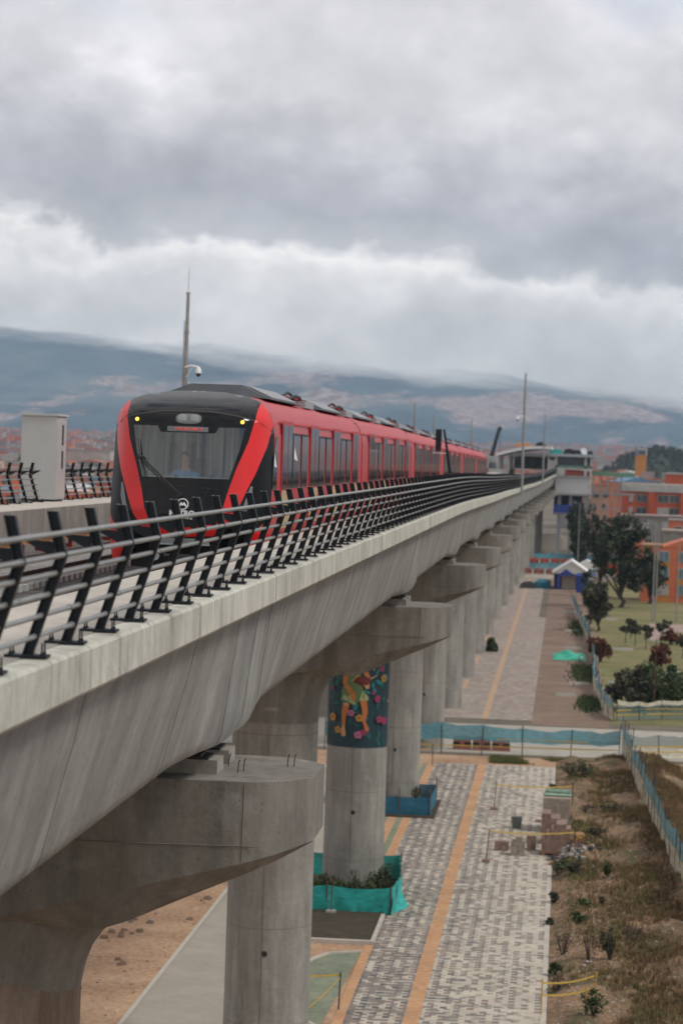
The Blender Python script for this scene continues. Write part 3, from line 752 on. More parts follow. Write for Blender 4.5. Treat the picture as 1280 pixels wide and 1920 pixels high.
# collar between the nose and the first carriage
for side, col_ in ((0, 0), (0, 1), (1, -1), (1, 1)):
    g = MB(); O = []
    for i_ in range(len(outline)):
        a, c = Vector(outline[i_]), Vector(outline[(i_+1) % len(outline)]); n = max(1, int((c-a).length/.12))
        for k_ in range(n): O.append(a.lerp(c, k_/n))
    for i_ in range(len(O)):
        a, c = O[i_], O[(i_+1) % len(O)]; mx_ = (abs(a.x)+abs(c.x))/2; mz = (a.y+c.y)/2
        isred = mx_ > 1.19 and mz > 15.06
        if isred != bool(side): continue
        if side and (a.x+c.x)*col_ < 0: continue
        if not side and (mz > 16) != bool(col_): continue
        P = []
        for v in (a, c):
            P.append(nose(v.x, v.y))
        g.add([P[0], P[1], (c.x, 2.1, c.y), (a.x, 2.1, a.y)], [(0, 1, 2, 3)])
    g.build('collar', M['blk'] if not side else M['red_side'], train, smooth='all')
# seam lines, fittings
g = MB()
for L in ([(1.18, 17.83), (1.30, 17.73), (1.44, 17.62)], [(-1.18, 17.83), (-1.30, 17.73), (-1.44, 17.62)], [(.72, 16.47), (.4, 16.50), (0, 16.505), (-.4, 16.50), (-.72, 16.47)], [(-.45, 16.49), (-.30, 16.0)], [(.45, 16.49), (.30, 16.2)]):
    g.path([nose(x, z, .002) for x, z in L], .008, 5)
g.build('panel_seam', M['dark'], train)
g = MB(); onto([(sym([(0, 17.965), (.45, 17.95), (.85, 17.895), (1.17, 17.82), (1.17, 17.80), (.85, 17.875), (.45, 17.93), (0, 17.945)]), 0)], lambda x, z, l: nose(x, z, .006+l), .1, g)
g.build('visor_trim', plain('trim_grey', (.07, .065, .06), .85, spec=.1), train, recalc=False)
for sx in (-1, 1):
    x = sx*.965; z = 17.765; g = MB(); y = dep(x, z)
    g.path([(x, y-.045, z), (x, y-.03, z), (x, y+.02, z)], [.018, .032, .036], 14); g.build('marker_lamp', M['amber'], train, smooth=True)
g = MB(); ov = [(.235*math.copysign(abs(math.cos(t))**.6, math.cos(t)), 17.80+.095*math.copysign(abs(math.sin(t))**.7, math.sin(t))) for t in [2*math.pi*q/28 for q in range(28)]]
onto([(ov, 0)], lambda x, z, l: nose(x, z, .006+l), .08, g); g.build('lamp_panel', plain('lamp_panel_grey', (.12, .13, .13), .3, coat=.5), train, recalc=False)
for sx in (-1, 1):
    g = MB(); x = sx*.115; z = 17.80; y = dep(x, z)-.012
    for r1, r2, q in ((.085, .078, 0), (.05, .04, .004)):
        g.loft([[(x+r*math.cos(t), y-q-e_, z+r*math.sin(t)) for t in [2*math.pi*k_/20 for k_ in range(20)]] for r, e_ in ((r1, 0), (r2, .012))])
    g.build('upper_headlight', plain('upper_lamp_glass', (.30, .33, .33), .15, coat=1), train)
dsp = MB(); onto([([(-.38, 17.555), (.37, 17.555), (.37, 17.65), (-.38, 17.65)], 0)], lambda x, z, l: nose(x, z, .008+l), .1, dsp)
dspo = dsp.build('destination_display', M['dispg'], train, recalc=False)
g = MB(); rg = random.Random(9); x = -.24
for wd in (1, 3, 4, 4, 2):
    for _ in range(wd):
        for q in range(3):
            if rg.random() < .75:
                z = 17.583+q*.017; px_ = x+rg.uniform(0, .012); g.box(px_, px_+.022, dep(px_, z)-.018, dep(px_, z)-.012, z, z+.011)
        x += .03
    x += .022
g.build('display_letters', M['led'], dspo)
# wiper
g = MB()
wp = lambda x, z, l=.05: nose(x, z, l)
g.path([wp(-.91, 17.40), wp(-.85, 17.06), wp(-.74, 16.68)], [.012, .02, .008], 6); g.build('wiper_blade', M['rubber'], train)
g = MB(); g.path([wp(-.85, 17.06, .06), wp(-.45, 16.72, .07), wp(-.06, 16.37, .05)], .017, 6); g.path([wp(-.83, 16.98, .06), wp(-.5, 16.70, .07), wp(-.10, 16.36, .05)], .012, 6)
g.path([wp(-.88, 17.06, .05), wp(-.80, 17.03, .08)], .045, 8); g.path([wp(-.07, 16.36, .0), wp(-.07, 16.36, .08)], .05, 8)
g.build('wiper_arm', M['rubber'], train)
# emblem and lettering
g = MB(); n = 36; cx_, cz_ = -.005, 16.19
ro, ri = .108, .09
ringp = [(ro*math.cos(2*math.pi*q/n), ro*math.sin(2*math.pi*q/n), ri*math.cos(2*math.pi*q/n), ri*math.sin(2*math.pi*q/n)) for q in range(n)]
b0 = len(g.v)
for a, b_, c, d in ringp: g.v += [nose(cx_+a, cz_+b_, .006), nose(cx_+c, cz_+d, .006)]
for q in range(n):
    a = 2*q; c = 2*((q+1) % n); g.f.append((a, c, c+1, a+1)); g.m.append(0)
for poly in ([(-.075, -.05), (-.028, .035), (.0, -.002), (.028, .035), (.082, -.05), (.05, -.05), (.024, -.012), (.0, -.04), (-.022, -.012), (-.045, -.05)],):
    V2, F2 = cdt([], poly, .05); b0 = len(g.v)
    g.v += [nose(cx_+v.x, cz_+v.y+.005, .006) for v in V2]; g.f += [tuple(b0+i_ for i_ in f) for f, c in F2]; g.m += [0]*len(F2)
g.build('emblem', M['white'], train, recalc=False)
def letters(txt, size, fn, name, mat, parent, off=.0, align='CENTER', loc=None):
    cu = bpy.data.curves.new(name, 'FONT'); cu.body = txt; cu.size = size; cu.align_x = align; cu.offset = off; cu.resolution_u = 2
    o = bpy.data.objects.new(name, cu); COL.objects.link(o)
    dg = bpy.context.evaluated_depsgraph_get(); me = bpy.data.meshes.new_from_object(o.evaluated_get(dg))
    bpy.data.objects.remove(o)
    for v in me.vertices: v.co = Vector(fn(v.co.x, v.co.y))
    me.materials.clear(); me.materials.append(mat)
    r = bpy.data.objects.new(name, me); COL.objects.link(r); r.parent = parent; return r
letters('METRO', .135, lambda x, y: nose(x*1.05-.01, 15.975+y, .006), 'lettering', M['white'], train, .006)
letters('BOGOTÁ', .075, lambda x, y: nose(x*1.25-.01, 15.895+y, .006), 'lettering', M['white'], train, .003)
# cab inside
cabx = MB(); cabx.box(-1.35, 1.35, 2.0, 2.05, 15.6, 18.0); cw = cabx.build('cab_back_wall', M['cabwall'], train)
g = MB()
for i_, x in enumerate([-1.15, -.93, -.62, -.30, -.02, .22, .40, .62, .80, 1.0, 1.18]):
    g.box(x, x+(.03 if i_ % 3 else .07), 1.93, 1.995, 16.3, 17.9)
g.build('pillar_strip', M['cabstrip'], cw)
MB().box(-.55, .05, 1.96, 1.99, 16.4, 17.35).build('cab_door', M['cabdark'], cw)
MB().box(-1.1, 1.1, .55, 1.05, 16.35, 16.66).build('console', M['cabdark'], train)
MB().box(-1.0, 1.0, .48, .75, 16.661, 16.70).build('console_ledge', plain('ledge', (.35, .42, .42), .5), train)
MB().box(-1.35, 1.35, .6, 2.0, 15.5, 15.56).build('cab_floor', M['cabdark'], train)
g = MB(); g.box(-.42, .14, 1.45, 1.95, 16.0, 16.12); g.box(-.42, .14, 1.78, 1.92, 16.12, 17.05); g.build('driver_seat', M['cabdark'], train)
# underside, coupler and step
g = MB(); g.box(-1.05, 1.05, .9, 2.2, 14.95, 15.4); g.build('underframe', M['rubber'], train)
g = MB(); onto([([(-.56, 15.44), (.5, 15.44), (.5, 15.55), (-.56, 15.55)], 0)], lambda x, z, l: nose(x, z, .05+l), .1, g)
g.box(-.56, .5, .02, .12, 15.42, 15.44); g.build('front_step', M['silver'], train)
g = MB(); g.path([(-.02, .0, 15.1), (-.02, 1.0, 15.1)], .09, 12); g.box(-.2, .16, -.12, .02, 14.98, 15.24); g.path([(-.30, .2, 15.3), (-.30, -.05, 15.22), (.25, -.05, 15.22), (.25, .2, 15.3)], .03, 8); g.build('coupler', M['roofdk'], train)
g = MB(); g.path([(-.5, .1, 15.2), (-.5, .22, 15.2)], .09, 14); g.build('horn_lamp', M['lampglass'], train)

# carriages
CAR = 23.4
def body_ring(y): return [(x, y, z) for x, z in sym([(0, 18.36), (.5, 18.345), (.9, 18.28), (1.18, 18.17), (1.36, 18.0), (1.45, 17.78), (1.48, 17.5), (1.485, 16.6), (1.48, 15.9), (1.46, 15.3), (1.3, 15.25), (0, 15.25)])]
cars = []
def carriage(k_, start, length):
    c = empty('carriage'); c.parent = train; c.location = (0, start, DZ(Y0+start)); CH.setdefault(train.name, []).append(c)
    if k_: c['label'] = 'red carriage, %s in the train' % ordn[k_]
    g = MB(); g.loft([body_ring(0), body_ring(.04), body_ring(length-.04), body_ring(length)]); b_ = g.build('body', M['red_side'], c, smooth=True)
    g = MB(); g.box(1.484, 1.50, .1, length-.1, 17.80, 17.83); g.box(1.484, 1.492, .1, length-.1, 15.88, 15.92); g.build('drip_rail', M['red'], c)
    g = MB(); g.box(-1.3, 1.3, length, length+.30, 15.5, 18.1); g.build('gangway', M['rubber'], c)
    base_ = length-19.85-2.4
    for q in range(4):
        yc = base_+2.4+q*5.83-.03
        y0_, y1_ = yc-.93, yc+.93
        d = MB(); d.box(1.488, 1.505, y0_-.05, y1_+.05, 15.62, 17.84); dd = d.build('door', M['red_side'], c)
        for a_, b2 in ((y0_, yc-.03), (yc+.03, y1_)):
            w_ = MB(); w_.box(1.505, 1.512, a_+.06, b2-.02, 16.5, 17.76); w_.build('door_glass', M['win'], dd)
        w_ = MB(); w_.box(1.505, 1.511, y0_+.05, y1_-.05, 15.72, 16.46); w_.build('door_film', M['door_lo'], dd)
        if q < 3:
            for e_ in (0, 1):
                a_ = yc+1.25+e_*1.75; w_ = MB(); w_.box(1.486, 1.496, a_-.05, a_+1.40, 16.50, 17.62, 0); fr = w_.build('window', M['rubber'], c)
                w2 = MB(); w2.box(1.496, 1.502, a_, a_+1.33, 16.55, 17.57); w2.build('pane', M['win'], fr)
                if k_ == 0 and q == 0 and e_ == 0:
                    w3 = MB(); w3.add([(1.506, a_+.1, 17.1), (1.506, a_+.85, 17.05), (1.506, a_+.15, 17.35)], [(0, 1, 2)]); w3.build('paper_notice', M['white'], fr)
    return c
def roof_units(c, length):
    for q in range(2):
        y = length-21.4+1.7+q*11.7
        g = MB(); pr = [(-1.08, 18.29), (-.50, 18.565), (.50, 18.565), (1.08, 18.29)]
        g.loft([[(x, y, min(z, 18.33)) for x, z in pr], [(x, y+.5, z) for x, z in pr], [(x, y+6.2, z) for x, z in pr], [(x, y+6.8, min(z, 18.34)) for x, z in pr]])
        u = g.build('roof_unit', M['roofdk'], c)
        for sx in (-1, 1):
            g = MB()
            for s_ in range(9): g.box(.56, 1.02, y+1.2+s_*.58, y+1.62+s_*.58, 0, .02)
            g.v = [(sx*x, y_, 18.575-(x-.5)*.47+z) for x, y_, z in g.v]
            g.build('grille', M['silver'], u)
        g = MB()
        for yy_ in (y+7.0, y+8.1, y+9.3): g.box(.62, .78, yy_, yy_+.12, 18.22, 18.50); g.box(-.78, .78, yy_, yy_+.08, 18.42, 18.47)
        g.build('roof_bracket', M['red'], c)
        g = MB(); g.path([(.75, y+6.6, 18.40), (.88, y+7.4, 18.52), (.9, y+8.2, 18.50), (.85, y+9.4, 18.36)], .035, 6); g.path([(.6, y+6.7, 18.46), (.7, y+7.6, 18.60), (.75, y+8.6, 18.50), (.6, y+9.6, 18.36)], .03, 6); g.build('roof_cable', M['rubber'], c)
        g = MB(); g.box(.25, 1.02, y+8.3, y+10.4, 18.27, 18.43); g.build('roof_box', M['silver'], c)
c0 = carriage(0, 2.1, 21.4); roof_units(c0, 21.4)
c1 = carriage(1, 23.8, 23.1); roof_units(c1, 23.1)
def copy_kids(src, dst):
    for ch in CH.get(src.name, []):
        d = ch.copy(); COL.objects.link(d); d.parent = dst
        for g2 in CH.get(ch.name, []):
            e_ = g2.copy(); COL.objects.link(e_); e_.parent = d
for k_ in range(2, 6):
    c = empty('carriage'); c.parent = train; st_ = 23.8+CAR*(k_-1); c.location = (0, st_, DZ(Y0+st_+10)); c['label'] = 'red carriage, %s in the train' % ordn[k_]
    c.rotation_euler.x = math.atan2(DZ(Y0+st_+22)-DZ(Y0+st_), 22)
    copy_kids(c1, c)
for y_, z0, z1 in ((.95, 16.55, 17.5),):
    g = MB(); g.add([(1.492, 1.15, 16.5), (1.492, 1.95, 16.5), (1.492, 1.95, 17.55), (1.492, 1.6, 17.5), (1.492, 1.25, 17.1)], [(0, 1, 2, 3, 4)]); w_ = g.build('cab_side_window', M['win'], train)
    g = MB(); g.add([(1.497, 1.3, 16.95), (1.497, 1.8, 16.92), (1.497, 1.35, 17.2)], [(0, 1, 2)]); g.build('paper_notice', M['white'], w_)
g = MB()
for k_ in range(6):
    for yb in (5, 17.5): g.box(-1.15, 1.15, 23.4*k_+yb-.9, 23.4*k_+yb+1.0, 14.72+DZ(Y0+22*k_+yb), 15.24+DZ(Y0+22*k_+yb))
g.build('bogies', M['rubber'], train)

# the driver
def skin_fig(name, nodes, edges, mat, parent, sub=2, root=0):
    me = bpy.data.meshes.new(name); me.from_pydata([n_[0] for n_ in nodes], edges, [])
    o = bpy.data.objects.new(name, me); COL.objects.link(o)
    sk = o.modifiers.new('s', 'SKIN'); sb = o.modifiers.new('u', 'SUBSURF'); sb.levels = sb.render_levels = sub
    for v, n_ in zip(me.skin_vertices[0].data, nodes): v.radius = (n_[1], n_[2] if len(n_) > 2 else n_[1]); v.use_root = False
    me.skin_vertices[0].data[root].use_root = True
    dg = bpy.context.evaluated_depsgraph_get(); me2 = bpy.data.meshes.new_from_object(o.evaluated_get(dg)); bpy.data.objects.remove(o)
    me2.name = name; me2.materials.clear(); me2.materials.append(mat)
    me2.polygons.foreach_set('use_smooth', [True]*len(me2.polygons))
    r = bpy.data.objects.new(name, me2); COL.objects.link(r)
    if parent: r.parent = parent
    return r
dl = (XC-.15, Y0+1.22, 16.20)
body_nodes = [((0, .05, .1), .15, .12), ((0, .05, .35), .14, .11), ((0, .03, .52), .16, .11), ((0, .0, .66), .055, .055), ((0, -.02, .76), .075, .09), ((0, -.02, .86), .085, .095), ((0, -.01, .93), .05, .06),
              ((.19, .02, .50), .06), ((.27, -.10, .28), .045), ((.18, -.34, .30), .036), ((.15, -.42, .31), .035),
              ((-.19, .02, .50), .06), ((-.33, -.12, .42), .045), ((-.24, -.30, .50), .036), ((-.20, -.37, .53), .035),
              ((.10, -.2, .06), .09), ((.11, -.42, .04), .075), ((.11, -.45, -.36), .05), ((.11, -.56, -.42), .04),
              ((-.10, -.2, .06), .09), ((-.11, -.42, .04), .075), ((-.11, -.45, -.36), .05), ((-.11, -.56, -.42), .04)]
edges = [(0, 1), (1, 2), (2, 3), (3, 4), (4, 5), (5, 6), (2, 7), (7, 8), (8, 9), (9, 10), (2, 11), (11, 12), (12, 13), (13, 14), (0, 15), (15, 16), (16, 17), (17, 18), (0, 19), (19, 20), (20, 21), (21, 22)]
pers = skin_fig('person', body_nodes, edges, M['skin'], None); pers.location = dl
tag(pers, 'driver in a blue shirt seated behind the train windscreen', 'person')
sh = skin_fig('shirt', [((0, .05, .08), .20, .18), ((0, .05, .35), .21, .18), ((0, .03, .55), .22, .165), ((0, .0, .63), .10), ((.21, .02, .50), .11), ((.27, -.08, .33), .085), ((-.21, .02, .50), .11), ((-.31, -.10, .43), .085)],
              [(0, 1), (1, 2), (2, 3), (2, 4), (4, 5), (2, 6), (6, 7)], M['shirt'], pers)
tr_ = skin_fig('trousers', [((0, .05, .06), .17, .14), ((.10, -.2, .06), .11), ((.11, -.42, .04), .095), ((.11, -.45, -.34), .07), ((-.10, -.2, .06), .11), ((-.11, -.42, .04), .095), ((-.11, -.45, -.34), .07)], [(0, 1), (1, 2), (2, 3), (0, 4), (4, 5), (5, 6)], M['trousers'], pers)
hr = skin_fig('hair', [((0, .05, .80), .085, .075), ((0, .03, .90), .108, .105), ((0, -.02, .965), .098, .105)], [(0, 1), (1, 2)], M['hair'], pers)
g = MB(); g.box(-.045, -.02, -.115, -.10, .85, .862); g.box(.02, .045, -.115, -.10, .85, .862); g.box(-.03, .03, -.118, -.10, .778, .786); g.box(-.055, -.015, -.115, -.10, .875, .882); g.box(.015, .055, -.115, -.10, .875, .882)
g.build('face_features', M['hair'], pers)
g = MB(); g.loft([[(-.008, -.11, .85), (.008, -.11, .85), (.006, -.10, .85)], [(-.016, -.135, .805), (.016, -.135, .805), (0, -.10, .80)]]); g.build('nose', M['skin'], pers)
for hx, hy, hz, sg in ((.15, -.42, .31, 1), (-.20, -.37, .53, -1)):
    nd = [((hx, hy, hz), .026, .018), ((hx, hy-.06, hz+.0), .038, .016)]; ed = [(0, 1)]
    for q in range(4):
        n0 = len(nd); fx = hx+(q-1.5)*.018; ln = (.05, .058, .055, .042)[q]
        nd += [((fx, hy-.085, hz), .009), ((fx, hy-.085-ln*.6, hz-.015), .008), ((fx, hy-.085-ln*.75, hz-.04), .007)]; ed += [(1, n0), (n0, n0+1), (n0+1, n0+2)]
    n0 = len(nd); nd += [((hx-sg*.035, hy-.04, hz-.008), .010), ((hx-sg*.045, hy-.075, hz-.02), .008)]; ed += [(0, n0), (n0, n0+1)]
    skin_fig('hand', nd, ed, M['skin'], pers, 1)

# ---------------------------------------------------------------- masts and signals
def mast(x, y, z, h, label, camz=None, camdir=1, rod=1.0, r=.085, lean=(0, 0)):
    t_ = thing('mast', label, 'mast', (x, y, z), group='slim masts along the viaduct')
    g = MB(); g.path([(0, 0, 0), (lean[0]*.5, 0, h*.5), (lean[0], 0, h)], [r, r*.85, r*.62], 12); g.path([(0, 0, 0), (0, 0, .04)], .2, 12)
    for q in (.35, .6, .8): g.path([(lean[0]*q, 0, h*q), (lean[0]*q, 0, h*q+.05)], r*1.15, 12)
    g.path([(-.1, -.06, .4), (lean[0]-.1, -.06, h*.86)], .02, 6)
    g.build('pole', M['galv'], t_, smooth=True)
    g = MB(); g.path([(lean[0], 0, h), (lean[0]+.01, 0, h+rod)], [.014, .006], 6); g.path([(lean[0]-.09, 0, h-.02), (lean[0]+.09, 0, h-.02)], .03, 8)
    g.build('lightning_rod', M['galv'], t_)
    if camz:
        g = MB(); s_ = camdir; g.path([(0, -.05, camz+.15), (s_*.25, -.1, camz+.22), (s_*.52, -.12, camz+.17)], .035, 8); g.path([(s_*.05, -.05, camz-.25), (s_*.3, -.1, camz+.18)], .02, 6)
        a = g.build('camera_arm', M['white'], t_)
        g = MB(); g.path([(s_*.52, -.12, camz+.18), (s_*.52, -.12, camz+.08), (s_*.52, -.12, camz-.06)], [.05, .10, .11], 14); g.build('camera_housing', M['white'], a, smooth=True)
        g = MB(); g.path([(s_*.52, -.12, camz-.06), (s_*.52, -.12, camz-.14), (s_*.52, -.12, camz-.19)], [.10, .085, .02], 14); g.build('camera_dome', M['rubber'], a, smooth=True)
    return t_
mast(-14.34, 100.5, 15.6, 7.5, 'slim grey mast with a dome camera rising behind the roof of the leading carriage', 4.55, 1, .95, .1, (.03, 0))
mast(-3.5, 216, 14.6, 9.6, 'slim grey mast with a camera standing at the right deck edge past the train', 6.0, -1, 1.0, .11)
mast(-3.2+DX(330), 330, 14.4, 8.6, 'slim grey mast on the right deck edge, farthest along before the station', None, 1, .5, .1)
mast(-14.6, 258, 14.8, 7.6, 'thin grey mast on the left side, seen over the train beside a second thinner one', None, 1, .8, .13)
mast(-14.6, 296, 14.8, 7.2, 'thinner grey mast on the left side, right of a taller one over the train', None, 1, .7, .10)
mast(-14.9, 420, 14.4, 9.0, 'faint short mast left of the white station roof', None, 1, .2, .16)
# railway signal on a bent dark post
t_ = thing('railway_signal', 'black two-lamp railway signal head on a slanting dark post at the railing', 'signal', (-4.08, 93.5, 15.6))
g = MB(); g.path([(0, 0, 0), (.08, 0, 1.1), (-.02, 0, 1.7), (-.18, 0, 2.62)], [.06, .06, .05, .035], 8); g.build('signal_post', M['steel_dk'], t_)
g = MB(); g.box(-.55, -.10, -.05, .05, 1.78, 1.81); g.build('signal_bracket', M['white'], t_)
g = MB(); g.box(-.46, -.26, -.1, .1, 1.86, 2.62); h = g.build('signal_head', M['rubber'], t_)
g = MB()
for z in (2.02, 2.24, 2.46): g.path([(-.36, -.10, z), (-.36, -.2, z)], .075, 10); g.box(-.44, -.28, -.24, -.1, z+.08, z+.09)
g.build('lamp_hood', M['dark'], h)
# mobile crane behind the viaduct
t_ = thing('mobile_crane', 'dark mobile crane boom leaning up beyond the last carriage', 'crane', (-19, 600, 0))
g = MB(); g.box(-1.3, 1.3, -5, 4, .7, 1.6); g.build('chassis', M['orange'], t_)
g = MB()
for y in (-4, -2.4, 1.2, 2.8):
    for x in (-1.25, .95): g.path([(x, y, .6), (x+.3, y, .6)], .58, 16)
g.build('wheel', M['rubber'], t_, smooth=True)
g = MB(); g.box(-1.1, 1.1, -1.5, 2, 1.6, 3.0); g.build('crane_cab', M['orange'], t_)
g = MB(); g.path([(0, 0, 2.6), (1.3, 0, 14)], [.6, .55], 4); g.path([(1.25, 0, 13.6), (3.75, 0, 24.0)], [.45, .36], 4); g.path([(3.6, 0, 24.0), (4.3, 0, 24.6)], [.5, .4], 6); g.build('boom', M['steel_dk'], t_)
g = MB(); g.path([(4.2, 0, 24.3), (4.2, 0, 19)], .04, 5); g.box(4.0, 4.4, -.1, .1, 18.4, 19); g.build('hook', M['steel_dk'], t_)

# ---------------------------------------------------------------- foliage
def leaves(g, rng, c, rad, n, size, clumps=None, shell=.35, flat=1, mi=0):
    cl = []
    for _ in range(clumps or max(4, n//60)):
        while True:
            p = Vector((rng.uniform(-1, 1), rng.uniform(-1, 1), rng.uniform(-1, 1)))
            if shell < p.length < 1: break
        cl.append((p, rng.uniform(.18, .42)))
    for _ in range(n):
        p, r = rng.choice(cl)
        q = p+Vector((rng.gauss(0, 1), rng.gauss(0, 1), rng.gauss(0, 1)))*r*.55
        if q.length > 1.18: continue
        P = Vector((c[0]+q.x*rad[0], c[1]+q.y*rad[1], c[2]+q.z*rad[2]))
        if P.z < .02: continue
        a = Vector((rng.gauss(0, 1), rng.gauss(0, 1), rng.gauss(0, 1)*.7)).normalized(); b_ = a.cross(Vector((rng.gauss(0, 1), rng.gauss(0, 1), rng.gauss(0, 1)))).normalized()
        s_ = size*rng.uniform(.6, 1.4)
        g.add([P-a*s_, P+b_*s_*.5, P+a*s_, P-b_*s_*.5], [(0, 1, 2, 3)], mi)
def tree(name, label, cat, x, y, h, w, mat, seed, n=1500, size=.16, trunk=.3, tr=.15, group=None, dense=1, deep=None):
    rng = random.Random(seed); t_ = thing(name, label, cat, (x, y, 0), group=group)
    g = MB(); zt = h*trunk; wob = w*.05
    g.path([(0, 0, 0), (wob, 0, zt*.6), (0, wob, zt), (-wob, 0, h*.65), (0, 0, h*.85)], [tr, tr*.8, tr*.65, tr*.4, tr*.12], 7)
    for q in range(7):
        a = rng.uniform(0, 6.3); z0 = zt*rng.uniform(.8, 1.5); rr = w*.5*rng.uniform(.5, .85); z1 = min(h*.9, z0+(h-z0)*rng.uniform(.25, .7))
        g.path([(0, 0, z0), (math.cos(a)*rr*.5, math.sin(a)*rr*.5, (z0+z1)/2), (math.cos(a)*rr, math.sin(a)*rr, z1)], [tr*.45, tr*.28, tr*.08], 5)
    g.build('trunk', M['bark'], t_)
    g = MB()
    ncl = max(3, int(3+w*1.0))
    for q in range(ncl):
        a = rng.uniform(0, 6.3); rr = w*.5*rng.uniform(0, .62); zc = rng.uniform(zt+(h-zt)*.2, h*.84)
        k_ = rng.uniform(.24, .38); rad = (w*k_, (deep or w)*k_, (h-zt)*rng.uniform(.16, .27))
        leaves(g, rng, (math.cos(a)*rr, math.sin(a)*rr, zc), rad, n//ncl, size, clumps=9, shell=.2)
    g.build('crown', mat, t_, recalc=False); return t_
def bush(label, x, y, h, w, mat, seed, n=260, size=.07, name='shrub', cat='shrub', group=None, z=0, deep=None, stems=True):
    rng = random.Random(seed); t_ = thing(name, label, cat, (x, y, z), group=group)
    if stems:
        g = MB()
        for q in range(9):
            a = rng.uniform(0, 6.3); r_ = w*.5*rng.uniform(.2, .9)
            g.path([(math.cos(a)*r_*.15, math.sin(a)*r_*.15, 0), (math.cos(a)*r_*.6, math.sin(a)*r_*.6, h*.5), (math.cos(a)*r_, math.sin(a)*r_, h*rng.uniform(.7, 1))], [.018*h+.004, .012*h+.003, .003], 4)
        g.build('stems', M['bark'], t_)
    g = MB()
    for q in range(5):
        a = rng.uniform(0, 6.3); rr = w*.28*rng.uniform(0, 1)
        leaves(g, rng, (math.cos(a)*rr, math.sin(a)*rr, h*rng.uniform(.38, .68)), (w*.32, (deep or w)*.32, h*.36), n//5, size, clumps=7, shell=.1)
    g.build('foliage', mat, t_, recalc=False); return t_

# planting round the third and fourth columns
plants = [(-9.3, 104.0, .8), (-8.75, 104.1, 1.15), (-8.35, 103.7, 1.2), (-7.9, 103.9, .95), (-7.45, 103.7, 1.25), (-7.0, 104.0, 1.15), (-6.65, 104.4, 1.3), (-6.5, 105.4, 1.5), (-9.6, 104.6, 1.0), (-8.1, 103.2, .9), (-7.15, 103.2, .95)]
for i, (x, y, h) in enumerate(plants):
    bush('leafy green shrub planted at the foot of the mural column', x, y, h, .75, M['leaf_md'], 100+i, 330, .06, group='shrubs round the mural column')
for i, (x, y, h) in enumerate([(-8.3, 131.4, 1.0), (-7.7, 131.3, .8), (-7.35, 131.2, .6), (-6.75, 131.3, 1.5)]):
    bush('small green shrub in the blue wrapped bed behind the mural column', x, y, h, .6, M['leaf_md'], 130+i, 200, .06, group='shrubs in the blue wrapped bed')
bush('dark bush against a column base far along the paving', -6.2, 243, 1.9, 1.3, M['leaf_md'], 140, 1700, .12, stems=False, z=-.5)

# sheets wrapped round planting beds
def sheet(name, label, cat, pts, h, mat, posts, seed, bottom=.05, sag=.12, wave=.06, post_mat='post_br', tall=0, seg=12, group=None, extra=None):
    rng = random.Random(seed); t_ = thing(name, label, cat, (0, 0, 0), group=group)
    g = MB(); cols = []
    for i in range(len(pts)-1):
        a, b_ = Vector((*pts[i], 0)), Vector((*pts[i+1], 0)); d = (b_-a).normalized(); nr = Vector((d.y, -d.x, 0))
        for q in range(seg+(i == len(pts)-2)):
            u = q/seg; P = a.lerp(b_, u); s_ = sag*4*u*(1-u)
            cols.append((P, nr, s_, rng.uniform(-1, 1)))
    K = 6; rings = []
    for P, nr, s_, w_ in cols:
        r = []
        for k_ in range(K+1):
            v = k_/K; z = bottom+(h-s_-bottom)*v
            off = nr*wave*(math.sin(v*5+w_*2.2)*.5+w_*.5*(1-v*.6))
            r.append((P.x+off.x, P.y+off.y, z))
        rings.append(r)
    g.loft(rings, caps=False, closed=False); g.build('sheet', mat, t_, smooth='all', recalc=False)
    for i, p in enumerate(pts if posts else []):
        hh = (h+tall)*rng.uniform(.95, 1.08)
        g = MB(); g.path([(p[0], p[1], 0), (p[0]+rng.uniform(-.05, .05), p[1], hh)], .03, 6); g.build('post', M[post_mat], t_)
    return t_
sheet('wrap_sheet', 'bright teal plastic sheet stretched on stakes around the mural column planting', 'sheet',
      [(-10.4, 101.2), (-8.4, 101.0), (-6.0, 101.0), (-5.85, 105.0), (-6.15, 109.4), (-10.4, 109.6)], 1.05, M['teal'], True, 5, sag=.10, wave=.07, tall=.05, seg=14)
g = MB(); rng = random.Random(3); rr = []
for q in range(7):
    u = q/6; rr.append([(-5.98+.03*k_+.55*sm(0, 1, u)*(1-k_/5)**1.5, 101.0+u*2.4-.25*(1-k_/5), .05+.95*(k_/5)*(1-.55*math.sin(u*3.1))) for k_ in range(6)])
g.loft(rr, caps=False, closed=False); tag(g.build('loose_sheet', M['teal'], smooth='all', recalc=False), 'loose teal sheet corner flopped out over the pavers', 'sheet')
sheet('wrap_sheet', 'dark blue plastic sheet wrapped around a planting bed behind the mural column', 'sheet',
      [(-9.2, 129.3), (-7.4, 129.2), (-5.95, 129.2), (-5.9, 134.6), (-9.2, 134.8)], .95, M['blue_net'], True, 6, sag=.03, wave=.04, tall=.4)
struct(MB().box(-9.3, -5.7, 128.6, 135.4, .04, .09), 'planter_earth', M['mulch'])
t_ = thing('stake', 'rusty stake on a pale base block in front of the teal sheet', 'stake', (-8.2, 100.6, .1))
MB().path([(0, 0, 0), (.03, 0, 1.25)], .03, 6).build('rod', M['post_br'], t_); MB().box(-.18, .18, -.12, .12, -.0, .08).build('base_block', M['conc_lt'], t_)

